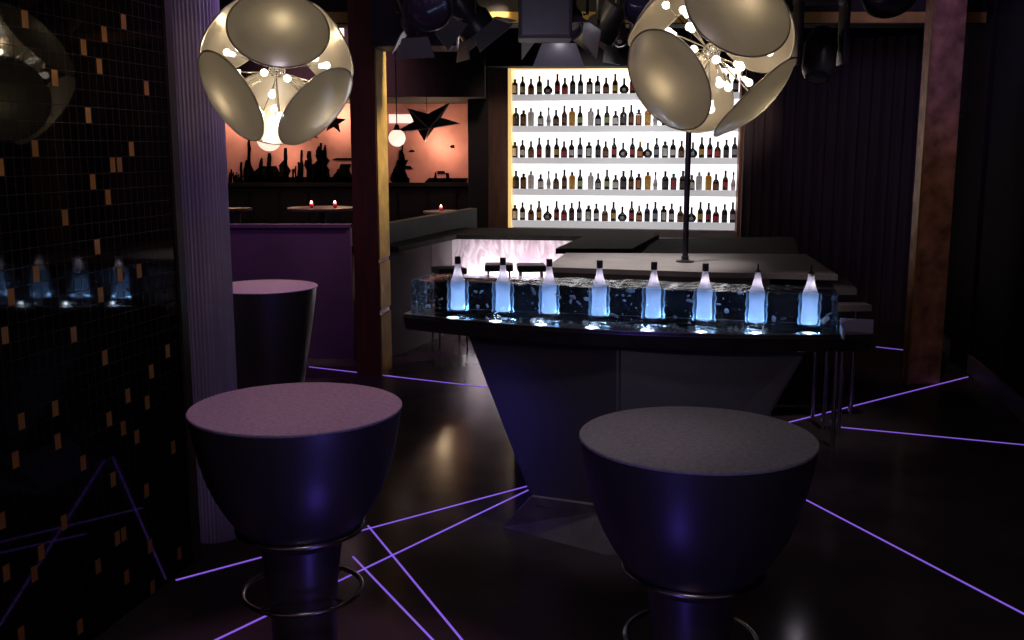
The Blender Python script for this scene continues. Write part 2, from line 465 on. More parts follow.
CAPM = {'k': mat('black_cap', (.015, .013, .013), .35, noise=.2), 'l': mat('silver_cap', (.5, .5, .52), .3, metal=.6, noise=.1), 'b': mat('blue_cap', (.02, .06, .3), .4, noise=.1), 'g': mat('green_cap', (.02, .16, .08), .4, noise=.1), 'y': mat('gold_cap', (.5, .3, .08), .35, metal=.5, noise=.1)}
# kind: height, body radius, profile, label band, segments
def kprof(k):
    if k == 'tall': return .265, .036, [(0, 0), (.034, 0), (.036, .006), (.036, .150), (.030, .172), (.014, .192), (.0125, .245), (0, .245)], (.035, .115), 16
    if k == 'wine': return .275, .035, [(0, 0), (.033, 0), (.035, .006), (.035, .140), (.029, .165), (.015, .188), (.012, .252), (0, .252)], (.04, .115), 16
    if k == 'big': return .255, .043, [(0, 0), (.041, 0), (.043, .006), (.043, .145), (.034, .170), (.016, .185), (.014, .235), (0, .235)], (.03, .115), 16
    if k == 'square': return .228, .052, [(0, 0), (.05, 0), (.052, .005), (.052, .155), (.045, .172), (.018, .182), (.017, .208), (0, .208)], (.025, .135), 4
    if k == 'short': return .205, .041, [(0, 0), (.039, 0), (.041, .006), (.041, .085), (.034, .115), (.015, .140), (.0125, .185), (0, .185)], (.02, .082), 16
    if k == 'stub': return .185, .041, [(0, 0), (.039, 0), (.041, .006), (.040, .100), (.032, .122), (.015, .135), (.014, .165), (0, .165)], (.02, .095), 16
    if k == 'clear': return .222, .040, [(0, 0), (.036, 0), (.038, .008), (.040, .150), (.034, .172), (.015, .182), (.015, .205), (0, .205)], (.03, .13), 16
    if k == 'slim': return .245, .030, [(0, 0), (.028, 0), (.024, .02), (.030, .070), (.022, .120), (.011, .150), (.010, .225), (0, .225)], (.05, .085), 16
    if k == 'flask': return .215, .060, [(0, 0), (.030, 0), (.050, .022), (.060, .055), (.050, .090), (.028, .112), (.014, .128), (.012, .195), (0, .195)], (.03, .08), 20
MESH = {}
def mesh_of(key, fn, m, smooth=True):
    if key not in MESH:
        o = obj('tmp', fn(), m, None, smooth); MESH[key] = o.data
        bpy.data.objects.remove(o)
    return MESH[key]
def child(name, me, parent):
    me.name = name
    o = bpy.data.objects.new(name, me); COL.objects.link(o); o.parent = parent
    return o
def label_bm(k):
    h, r, prof, (z0, z1), seg = kprof(k)
    if k == 'flask':
        return lathe(B(), [(0, .0), (.024, .0), (.024, .003), (0, .003)], 20, Matrix.Translation((0, -.028, .055)) @ Matrix.Rotation(PI / 2, 4, 'X'))
    def rad(z):
        for (r0, a), (r1, b_) in zip(prof, prof[1:]):
            if a <= z <= b_ and b_ > a: return r0 + (r1 - r0) * (z - a) / (b_ - a)
        return r
    zs = [z0 + (z1 - z0) * i / 3 for i in range(4)]
    rot = PI / 4 if seg == 4 else 0
    if seg == 4:
        w_ = r * .44; return box(B(), -w_, w_, -r * .7071 - .0015, -r * .7071 + .002, z0, z1)
    bm = B()
    nn = 16
    cols = []
    for i in range(nn + 1):
        th = -PI / 2 - .85 + 1.7 * i / nn
        cols.append([(bm.verts.new(((rad(z) - .001) * math.cos(th), (rad(z) - .001) * math.sin(th), z)), bm.verts.new(((rad(z) + .0014) * math.cos(th), (rad(z) + .0014) * math.sin(th), z))) for z in zs])
    for ca, cb_ in zip(cols, cols[1:]):
        for i in range(3):
            bm.faces.new((ca[i][1], cb_[i][1], cb_[i + 1][1], ca[i + 1][1]))
            bm.faces.new((ca[i][0], ca[i + 1][0], cb_[i + 1][0], cb_[i][0]))
        bm.faces.new((ca[0][0], cb_[0][0], cb_[0][1], ca[0][1])); bm.faces.new((ca[3][0], ca[3][1], cb_[3][1], cb_[3][0]))
    for c_ in (cols[0], cols[-1]):
        for i in range(3): bm.faces.new((c_[i][0], c_[i][1], c_[i + 1][1], c_[i + 1][0]))
    return bm
def cap_bm(k):
    h, r, prof, lb, seg = kprof(k)
    rn, zn = prof[-2]
    return lathe(B(), [(0, zn - .022), (rn + .0015, zn - .022), (rn + .002, zn - .018), (rn + .002, h - .003), (rn, h), (0, h)], 12)
def body_bm(k):
    h, r, prof, lb, seg = kprof(k)
    return lathe(B(), prof, seg, None, PI / 4 if seg == 4 else 0, .48 if k == 'flask' else 1.)
GN = {'k': 'black', 'g': 'dark green', 'a': 'dark brown', 'o': 'amber', 'c': 'clear', 'n': 'dark teal', 'p': 'grey'}
LN = {'w': 'white', 'r': 'red', 'o': 'orange', 'y': 'yellow', 'e': 'pale green', 'b': 'brown', 's': 'silver', 'd': 'charcoal'}
KN = {'tall': 'bottle', 'wine': 'slender bottle', 'big': 'broad bottle', 'square': 'square bottle', 'short': 'squat bottle', 'stub': 'stubby bottle', 'clear': 'bottle', 'slim': 'waisted slim bottle', 'flask': 'round flask'}
T = {'J': ('square', 'k', 'w', 'k'), 'W': ('tall', 'k', 'w', 'k'), 'a': ('short', 'a', 'b', 'k'), 'G': ('tall', 'g', 'e', 'k'), 'F': ('flask', 'k', 's', 'k'), 'R': ('wine', 'k', 'r', 'k'), 'r': ('short', 'a', 'r', 'k'),
     'K': ('tall', 'k', 'd', 'k'), 'B': ('wine', 'n', 's', 'k'), 'A': ('wine', 'a', 'y', 'k'), 'm': ('wine', 'a', 'r', 'k'), 'o': ('short', 'a', 'o', 'y'), 'Y': ('wine', 'k', 'y', 'k'), 'T': ('tall', 'n', 'd', 'k'),
     'X': ('big', 'k', 'd', 'k'), 's': ('square', 'a', 'b', 'k'), 'c': ('clear', 'c', 'w', 'l'), 'j': ('stub', 'k', 'w', 'k'), 'S': ('slim', 'c', 's', 'k'), 'b': ('short', 'k', 'b', 'k'), 'O': ('clear', 'o', 'y', 'k'),
     'E': ('wine', 'g', 'e', 'k'), 'h': ('short', 'k', 's', 'k'), 'P': ('square', 'a', 'o', 'b'), 'Q': ('square', 'p', 'r', 'g'), 'M': ('wine', 'a', 'b', 'k')}
rowA = [(515,'J'),(522.6,'W'),(531,'a'),(539.4,'G'),(548,'F'),(557.3,'R'),(564.8,'r'),(572.6,'K'),(580.5,'B'),(589.8,'J'),(597.5,'W'),(606,'a'),(615,'A'),(624,'F'),(632.4,'R'),(640,'o'),(648,'K'),(656,'B'),(664.4,'J'),(672.4,'W'),(681,'a'),(692,'F'),(701.2,'Y'),(709.5,'R'),(717.3,'r'),(727.5,'K'),(735.6,'B')]
rowB = [(516,'X'),(523.6,'s'),(531,'c'),(540.6,'j'),(548.6,'S'),(556,'b'),(564.3,'M'),(572,'O'),(580,'E'),(590.6,'c'),(598,'h'),(606.8,'E'),(615.4,'j'),(623.2,'X'),(631,'M'),(638.6,'P'),(647.6,'O'),(655.2,'S'),(665,'X'),(673.3,'Q'),(682.6,'X'),(691.5,'j'),(698.8,'c'),(708.2,'O'),(715.7,'b'),(725,'m'),(733,'S')]
rowC = [(515,'J'),(522.5,'W'),(531,'a'),(539.2,'m'),(548,'K'),(556.6,'Y'),(564,'r'),(571.5,'W'),(580,'B'),(589,'J'),(598,'K'),(605.5,'a'),(614,'R'),(623,'F'),(632.2,'R'),(640,'o'),(647.6,'F'),(656.3,'B'),(664.8,'J'),(672.8,'W'),(681.3,'a'),(692.6,'F'),(701.4,'Y'),(709.6,'R'),(717.4,'r'),(726,'K'),(734.3,'B')]
rowD = rowB
rowE = [(515,'J'),(522.5,'W'),(531,'a'),(539,'A'),(547.5,'F'),(556.5,'R'),(564,'r'),(571.6,'K'),(579.2,'B'),(588.5,'J'),(596.2,'W'),(604.8,'a'),(613.3,'Y'),(622.2,'F'),(631.4,'R'),(639,'o'),(647,'T'),(655,'B'),(663.4,'J'),(671.3,'W'),(680.2,'a'),(691.3,'F'),(700,'Y'),(708.2,'R'),(715.7,'r'),(724.2,'K'),(732.3,'B')]
SN = ['top shelf', 'second shelf down', 'middle shelf', 'fourth shelf down', 'bottom shelf']
off = Vector((-math.sin(drz), math.cos(drz), 0)) * .085
first = {}
for ri, row in enumerate((rowA, rowB, rowC, rowD, rowE)):
    for i, (px, code) in enumerate(row):
        k, g, l, c = T[code]
        z = shelf_z[ri]
        P = on_line(Vector((DA.x + off.x, DA.y + off.y, z)), Vector((DB.x + off.x, DB.y + off.y, z)), px)
        if 'w' == l and k == 'clear': lbl = f'clear bottle, {ORD[i]} from the amber-lit edge, {SN[ri]}'
        else: lbl = f'{GN[g]} {KN[k]} with {LN[l]} label, {ORD[i]} from amber-lit edge, {SN[ri]}'
        P.z += .0005
        if code not in first:
            t = thing('bottle', lbl, 'bottle', P, drz + random.uniform(-.1, .1), 'bottles on the ' + SN[ri])
            child('glass_body', mesh_of(('b', k, g), lambda: body_bm(k), GL[g]), t)
            lb_ = child('label', mesh_of(('l', k, l), lambda: label_bm(k), LB[l], k == 'flask'), t)
            child('cap', mesh_of(('c', k, c), lambda: cap_bm(k), CAPM[c]), t)
            first[code] = t
        else:
            t = dup(first[code], P, lbl, drz + random.uniform(-.1, .1), 'bottles on the ' + SN[ri])
        s = random.uniform(.98, 1.03) * {'tall': .86, 'wine': .91, 'big': .93, 'square': .87, 'slim': .93, 'flask': .89}.get(k, 1.0); t.scale = (1.1, 1.06, 1.07 * s)

# ================================================================== BACK BAR WITH GLOWING ONYX FRONT
L0, L1, R1, R0 = atH(392, 251, 1.05), atH(452, 238.5, 1.05), atH(590, 240.5, 1.05), atH(566, 254, 1.05)
L00 = L0 + (L0 - L1).normalized() * .05
def onyx_mat():
    m = bpy.data.materials.new('veined_onyx'); m.use_nodes = True
    nt = m.node_tree; N = nt.nodes; L = nt.links; b = N['Principled BSDF']
    tc = N.new('ShaderNodeTexCoord'); mp = N.new('ShaderNodeMapping'); mp.inputs['Scale'].default_value = (3.2, 3.2, 1.1)
    n = N.new('ShaderNodeTexNoise'); n.inputs['Scale'].default_value = 2.6; n.inputs['Detail'].default_value = 7; n.inputs['Distortion'].default_value = 1.6
    r = N.new('ShaderNodeValToRGB'); r.color_ramp.elements[0].position = .38; r.color_ramp.elements[1].position = .6
    r.color_ramp.elements[0].color = (.42, .31, .36, 1); r.color_ramp.elements[1].color = (.78, .70, .74, 1)
    L.new(tc.outputs['Object'], mp.inputs[0]); L.new(mp.outputs[0], n.inputs['Vector']); L.new(n.outputs['Fac'], r.inputs['Fac']); L.new(r.outputs['Color'], b.inputs['Base Color'])
    b.inputs['Roughness'].default_value = .35
    return m
ONYX = onyx_mat()
bar = thing('bar_counter', 'black topped horseshoe bar counter with glowing pale onyx front', 'bar')
def vwall(pts, t, z0, z1):
    bm = B()
    for p, q in zip(pts, pts[1:]):
        d = (q - p).normalized(); n = Vector((-d.y, d.x, 0))
        qd = [p, q, q + n * t, p + n * t]
        prism(bm, [(v.x, v.y) for v in qd], z0, z1)
    return bm
obj('onyx_front', vwall([L1, R1], .08, .12, 1.05), ONYX, bar)['label'] = 'glowing veined onyx panel'
bm = vwall([L00, L1], .08, 0, 1.05)
obj('side_front', bm, mat('pale_grey_cladding', (.12, .108, .112), .9, spec=.05, noise=.08, nscale=3), bar)['label'] = 'pale grey cladding'
mid = L0 + (L1 - L0) * .62; dd = (L1 - L0).normalized(); nn_ = Vector((dd.y, -dd.x, 0))
bm = B(); prism(bm, [((mid + a * dd * .012 + b_ * nn_).x, (mid + a * dd * .012 + b_ * nn_).y) for a, b_ in ((-1, -.01), (1, -.01), (1, .006), (-1, .006))], 0, 1.05)
obj('panel_joint', bm, BLACK, bar)
obj('return_front', vwall([R1, R0], .08, 0, 1.05), mat('return_cladding', (.1, .09, .09), .5, noise=.1), bar)
bm = B()
inner = [L00, L0, L1, R1, R0]
nrm = lambda p, q: Vector(((q - p).normalized().y, -(q - p).normalized().x, 0))
f0 = nrm(L0, L1); f1 = nrm(L1, R1); f2 = nrm(R1, R0)
ov = .10
fr = [L00 + f0 * ov, L1 + f0 * ov * .7 + f1 * ov * .7, R1 + f1 * ov * .7 + f2 * ov * .7, R0 + f2 * ov]
ob = [R0 + Vector((.62, 0, 0))]
cx, cy, rr_ = R1.x + .25, R1.y + .35, .55
for i in range(10):
    th = -.25 + (PI / 2 + .25) * i / 9
    ob.append(Vector((cx + rr_ * math.cos(th), cy + rr_ * math.sin(th), 0)))
ob += [Vector((L1.x + .1, L1.y + .95, 0)), L1 + Vector((-.30, .45, 0)), L00 + Vector((-.42, 0, 0))]
prism(bm, [(v.x, v.y) for v in fr + ob], 1.05, 1.10)
obj('countertop', bm, COUNT, bar)
# unseen light tube added before the panel, washing it in place of backlight
d1 = (R1 - L1).normalized()
lp = [L1 + f1 * .16 + d1 * .15, R1 + f1 * .16 - d1 * .05]
bm = B(); tube(bm, [(v.x, v.y, .30) for v in lp], .016, 8)
for q in (lp[0] + d1 * .02, (lp[0] + lp[1]) / 2, lp[1] - d1 * .02):
    v = q; tube(bm, [(v.x, v.y, .30), (v.x - f1.x * .16, v.y - f1.y * .16, .28)], .008, 6)
obj('added_wash_tube', bm, mat('tube_glow', (1, .95, 1), .4, emit=(1, .92, .98), es=7, noise=.01), bar)['label'] = 'white light tube added to wash the onyx'
m_ = (lp[0] + lp[1]) / 2
ar_ = area('onyx_wash', (m_.x + f1.x * .03, m_.y + f1.y * .03, .36), 17, (1, .90, .95), (lp[1] - lp[0]).length * .9, .05, (m_.x - f1.x * .12, m_.y - f1.y * .12, .80))  # area light added to strengthen the tube's wash
ar_.data.spread = math.radians(115)
# grey upstand behind the bar's left wing
U0, U1 = atH(388, 223.5, 1.3), atH(477, 208, 1.3)
U0 = U0 + (U0 - U1).normalized() * .06
o = obj('booth_divider', vwall([U0, U1], .10, 0, 1.3), GREYP)
o.data.materials[0] = GREYP
tag(o, 'grey upright divider panel along the bar, beside the brass-faced post', 'divider')

# bar stools in front of the onyx
def bar_stool(loc, label, w=.30):
    t = thing('bar_stool', label, 'stool', loc, 0, 'black bar stools at the onyx bar')
    bm = B(); box(bm, -w / 2, w / 2, -.15, .15, .76, .83, .02); obj('seat', bm, mat('black_leather', (.012, .01, .012), .45, noise=.2), t, True)
    for sx in (-1, 1):
        for sy in (-1, 1):
            bm = B(); tube(bm, [(sx * (w / 2 - .04), sy * .11, .765), (sx * (w / 2), sy * .14, 0)], .010, 8)
            obj('leg', bm, SPOTM, t)
    bm = B(); zf = .28; ex = w / 2 - .04 + .04 * (1 - zf / .76); ey = .11 + .03 * (1 - zf / .76)
    tube(bm, [(-ex, -ey, zf), (ex, -ey, zf), (ex, ey, zf), (-ex, ey, zf)], .007, 6, True); obj('foot_rail', bm, SPOTM, t)
    return t
def stool_at(px, py):
    p = atH(px, py, .82); p.z = 0; return p
s0 = bar_stool(stool_at(499, 264.5), 'black backless stool before glowing onyx, nearest to the second ice bottle')
dup(s0, stool_at(531, 265), 'black backless stool before glowing onyx, between second and third ice bottles', .05)
dup(s0, stool_at(449, 268), 'black backless stool before the onyx, directly behind the first ice bottle', .35)
dup(s0, stool_at(562, 268), 'black backless stool at the stage end of the glowing onyx', -.1)

# ================================================================== STAGE WITH POLE
st = thing('stage_platform', 'tiered dance platform with beige top behind the ice bar', 'stage')
S1 = [atH(566, 252.5, 1.1), atH(800, 250, 1.1), atH(800, 236, 1.1), atH(838, 273, 1.1), atH(700, 272, 1.1), atH(546, 267, 1.1)]
def poly(pts, z0, z1, name, m, lab=None):
    bm = prism(B(), [(v.x, v.y) for v in pts], z0, z1)
    o = obj(name, bm, m, st)
    if lab: o['label'] = lab
    return o
A_, Bq, Cq, Dq, Eq = atH(566, 252.8, 1.1), atH(806, 254, 1.1), atH(838, 275, 1.1), atH(700, 272, 1.1), atH(546, 267, 1.1)
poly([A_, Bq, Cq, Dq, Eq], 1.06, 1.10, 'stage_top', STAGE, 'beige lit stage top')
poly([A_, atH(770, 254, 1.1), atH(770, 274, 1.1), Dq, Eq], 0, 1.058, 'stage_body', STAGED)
# lower tiers stepping towards the ice bar
def step(p, q, r_, s_, z, nm, qi, ri):
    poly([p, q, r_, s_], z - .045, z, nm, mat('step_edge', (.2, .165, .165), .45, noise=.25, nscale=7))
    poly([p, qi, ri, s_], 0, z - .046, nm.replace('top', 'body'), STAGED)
dn = Vector((-.255, -.967, 0))
e1 = [Eq, Dq, Cq]
t1a, t1b = Eq + dn * .5, atH(857, 289, 1.0)
t2a, t2b = Eq + dn * 1.0, atH(872, 305, .9)
Cs = atH(846, 277, 1.0)
step(Eq + dn * .004, Cs + dn * .004, t1b, t1a, 1.0, 'step_top', atH(772, 276, 1.0), atH(774, 287, 1.0))
step(t1a + dn * .004, t1b + dn * .004 + Vector((.06, 0, 0)), t2b, t2a, .9, 'step_top', atH(774, 289, .9), atH(776, 303, .9))
for px_, py_, hh in ((812, 418, .853), (823, 430, .853), (838, 436, .853), (850, 415, .853), (832, 447, .853)):
    q_ = atH(px_, py_, 0)
    bm = B(); tube(bm, [(q_.x, q_.y, 0), (q_.x, q_.y, hh)], .017, 10); obj('leg', bm, CHROME, st, True)['label'] = 'chrome leg'
# dark rear floor of the platform
bm = B()
q1, q2, q3, q4 = atH(640, 251.5, 1.08), atH(800, 253, 1.08), atH(794, 234, 1.08), atH(655, 236, 1.08)
poly([q1, q2, q3, q4], 0, 1.05, 'rear_deck', mat('rear_deck', (.035, .026, .027), .85, spec=.08, noise=.2))
pp = atH(685, 262, 1.1)
pl = thing('dance_pole', 'dark metal pole standing on the beige stage', 'pole', pp)
bm = B(); lathe(bm, [(0, .012), (.024, .012), (.024, 2.49), (0, 2.49)], 16); obj('shaft', bm, mat('pole_metal', (.06, .05, .07), .25, metal=.8, noise=.1), pl, True)
bm = B(); lathe(bm, [(0, 0), (.075, 0), (.075, .012), (.03, .022), (.03, .05), (0, .05)], 24); obj('base_flange', bm, SPOTM, pl, True)
bm = B(); lathe(bm, [(0, 2.45), (.05, 2.46), (.07, 2.5), (0, 2.5)], 24); obj('ceiling_flange', bm, SPOTM, pl, True)

# ================================================================== ICE BAR
TH = 1.09
B1, B8 = atH(458, 306.5, TH + .05), atH(809, 321, TH + .05)
ex = (B8 - B1); ex.z = 0; ex.normalize(); ey = Vector((-ex.y, ex.x, 0))
O = (B1 + B8) / 2; O.z = 0
irz = math.atan2(ex.y, ex.x)
def loc2(p):
    v = p - O; return Vector((v.dot(ex), v.dot(ey), p.z))
ib = thing('ice_bar', 'tapered black bar with curved steel tray carrying an ice block', 'bar', O, irz)
tl, tr, tm = loc2(atH(403, 314.5, TH)), loc2(atH(874, 335, TH)), loc2(atH(640, 332.5, TH))
def frontline(t, inset=0.):
    # quadratic through tl (t=0), tm (t=.5), tr (t=1)
    x = tl.x + (tr.x - tl.x) * t
    yl = tl.y + (tr.y - tl.y) * t
    bul = (tm.y - (tl.y + tr.y) / 2)
    return Vector((x, yl + bul * 4 * t * (1 - t) + inset, 0))
backy = .34
fl = [frontline(i / 24) for i in range(25)]
outline = [(p.x, p.y) for p in fl] + [(tr.x, backy), (tl.x + .05, backy)]
bm = prism(B(), outline, TH - .012, TH)
obj('tray_floor', bm, STEEL, ib)
# rim and fascia
def offs(d):
    o_ = [(p.x, p.y + d) for p in fl]
    o_[0] = (o_[0][0] + d, o_[0][1] - d * .2); o_[-1] = (o_[-1][0] - d, o_[-1][1] - d * .2)
    return o_ + [(tr.x - d, backy - d), (tl.x + .05 + d, backy - d)]
def ring_prism(o1, o2, z0, z1):
    bm = B(); n = len(o1)
    v = [[bm.verts.new((x, y, z)) for x, y in o] for o, z in ((o1, z0), (o1, z1), (o2, z1), (o2, z0))]
    for a, b_ in ((0, 1), (1, 2), (2, 3), (3, 0)):
        for i in range(n):
            j = (i + 1) % n
            bm.faces.new((v[a][i], v[a][j], v[b_][j], v[b_][i]))
    return bm
obj('tray_rim', ring_prism(offs(0.0), offs(.014), TH - .015, TH + .006), mat('rim_steel', (.26, .23, .22), .28, metal=.8, noise=.1), ib)
bm = prism(B(), offs(.014), TH - .085, TH - .0155, offs(0.0))
obj('tray_fascia', bm, STEEL, ib)
# tapered body
wt = [loc2(atH(470, 343, .99)) - Vector((.075, 0, 0)), loc2(atH(806, 353, .99))]
wb = [loc2(atH(534, 499, .2)), None]
mxl = frontline(.15).y + .10; mxm = frontline(.5).y + .06
top = [(wt[0].x, .22), (wt[0].x, frontline(.14).y + .08), (0, mxm), (wt[1].x, frontline(.86).y + .08), (wt[1].x, .22)]
bxl = wb[0].x; bxr = -bxl + .1
bot = [(bxl, .14), (bxl, wb[0].y), (.05, wb[0].y - .05), (bxr, wb[0].y), (bxr, .14)]
bm = prism(B(), bot, .16, TH - .10, top)
bmesh.ops.bevel(bm, geom=[e for e in bm.edges if abs(e.verts[0].co.z - e.verts[1].co.z) > .5], offset=.012, segments=2, affect='EDGES')
obj('tapered_body', bm, WEDGE, ib)
pf = wb[0].y
pb = loc2(atH(502, 527, 0))
pbot = [(bxl - .16, .2), (pb.x, pb.y), (.0, pf - .16), (bxr + .18, pf - .05), (bxr + .18, .2)]
ptop = [(bxl - .01, .15), (bxl - .01, pf - .01), (.05, pf - .07), (bxr + .01, pf - .01), (bxr + .01, .15)]
bm = prism(B(), pbot, 0, .215, ptop); obj('plinth', bm, PLINTH, ib)
# end box on the right of the tray
eb0, eb1 = loc2(atH(838, 327, TH)), loc2(atH(864, 327, TH))
bm = B(); box(bm, eb0.x, eb1.x + .03, .0, .02, TH + .0005, TH + .07, .003); box(bm, eb0.x, eb0.x + .012, -.22, 0, TH + .0005, TH + .05, .002)
obj('drip_box', bm, mat('drip_steel', (.45, .42, .5), .35, metal=.5, noise=.05), ib)
# ice block
ICE = clear_mat('clear_ice', (.64, .67, .74), .04, 1.36, 1.0, 13)
xs0 = loc2(B1).x - .23; xs1 = loc2(B8).x + .13
iy0, iy1 = -.13, .22
bm = B(); box(bm, xs0 + .01, xs1 - .01, iy1 + .012, iy1 + .03, TH + .0005, TH + .185, .003)
obj('ice_backing', bm, mat('backing_black', (.012, .008, .012), .8, spec=.1, noise=.3), ib)  # dark plate added behind the ice to block the view through it
bm = B(); box(bm, xs0, xs1, iy0, iy1, TH + .0008, TH + .205)
bmesh.ops.subdivide_edges(bm, edges=[e for e in bm.edges if abs(e.verts[0].co.x - e.verts[1].co.x) > .5], cuts=46)
bmesh.ops.subdivide_edges(bm, edges=[e for e in bm.edges if abs(e.verts[0].co.z - e.verts[1].co.z) > .1], cuts=5)
for v in bm.verts:
    if v.co.z > TH + .002:
        v.co.y += random.uniform(-.007, .007) if abs(v.co.y - iy0) < .02 or abs(v.co.y - iy1) < .02 else 0
        if v.co.z > TH + .2: v.co.z += random.uniform(-.005, .005)
io = obj('ice_block', bm, ICE, None, True)
io.location = O; io.rotation_euler = (0, 0, irz)
tag(io, 'long clear ice block on the steel tray with bottles frozen in', 'ice')
# frozen-in bubbles and cracks, crushed ice along the foot
CHIP = clear_mat('ice_chip', (.6, .66, .78), .08, 1.7, .3, 30, .45)
bm = B()
def chip(c, s):
    r = bmesh.ops.create_icosphere(bm, subdivisions=1, radius=s)
    M = Matrix.Translation(c) @ Matrix.Rotation(random.uniform(0, 6), 4, Vector((random.random(), random.random(), random.random() + .1)).normalized()) @ Matrix.Diagonal((random.uniform(.6, 2.0), random.uniform(.15, .8), random.uniform(.3, 1.1), 1))
    for v in r['verts']: v.co += Vector((random.uniform(-1, 1), random.uniform(-1, 1), random.uniform(-1, 1))) * s * .28
    bmesh.ops.transform(bm, matrix=M, verts=r['verts'])
for i in range(230):
    x_ = random.uniform(xs0 - .02, xs1 + .02); t_ = (x_ - tl.x) / (tr.x - tl.x)
    y_ = iy0 - random.uniform(.01, .10)
    if y_ < frontline(t_).y + .05: continue
    s_ = random.uniform(.006, .019)
    chip((x_, y_, TH + s_ * .9 + .001), s_)
o = obj('crushed_ice', bm, clear_mat('crushed_chip', (.55, .6, .7), .10, 1.6, .3, 30, .17)); o.location = O; o.rotation_euler = (0, 0, irz)
tag(o, 'crushed ice chips along the foot of the ice block', 'ice', None, 'stuff')
bm = B()
for i in range(120):
    x_ = random.uniform(xs0 + .02, xs1 - .02)
    s_ = random.uniform(.004, .017)
    if min(abs(x_ - loc2(on_line(B1, B8, q_)).x) for q_ in (458, 503, 549, 599, 653, 704, 756, 809)) < .065: continue
    s_ *= 1.15
    chip((x_, random.uniform(iy0 + .02, -.055) if random.random() < .6 else random.uniform(.06, iy1 - .02), TH + random.uniform(.015, .185)), s_)
o = obj('trapped_bubbles', bm, CHIP, io); o['kind'] = 'stuff'
# bottles in the ice
FROST = mat('frosted_white_glass', (.72, .76, .84), .45, noise=.03, trans=.5)
NECK = mat('frosted_neck_glass', (.78, .74, .80), .45, noise=.03, trans=.35)
def sleeve_mat():
    m = bpy.data.materials.new('blue_halo_sleeve'); m.use_nodes = True
    nt = m.node_tree; N = nt.nodes; L = nt.links; N.remove(N['Principled BSDF'])
    tr = N.new('ShaderNodeBsdfTransparent'); tr.inputs['Color'].default_value = (.80, .92, 1, 1)
    tl_ = N.new('ShaderNodeBsdfTranslucent'); tl_.inputs['Color'].default_value = (.55, .8, 1, 1)
    lw = N.new('ShaderNodeLayerWeight'); lw.inputs['Blend'].default_value = .35
    mr = N.new('ShaderNodeMapRange'); mr.inputs['To Min'].default_value = .06; mr.inputs['To Max'].default_value = .6
    mx = N.new('ShaderNodeMixShader')
    L.new(lw.outputs['Facing'], mr.inputs['Value']); L.new(mr.outputs[0], mx.inputs['Fac'])
    L.new(tr.outputs[0], mx.inputs[1]); L.new(tl_.outputs[0], mx.inputs[2]); L.new(mx.outputs[0], N['Material Output'].inputs['Surface'])
    return m
SLEEVE = sleeve_mat()
ib_lab = ['first from the brass-faced post', 'second from the brass-faced post', 'third from the brass-faced post', 'fourth from the brass-faced post', 'fourth from the drip box end', 'third from the drip box end', 'second from drip box end, pour spout', 'beside the drip box, with pour spout']
bx = [458, 503, 549, 599, 653, 704, 756, 809]
leds = []
body_me = neck_me = None
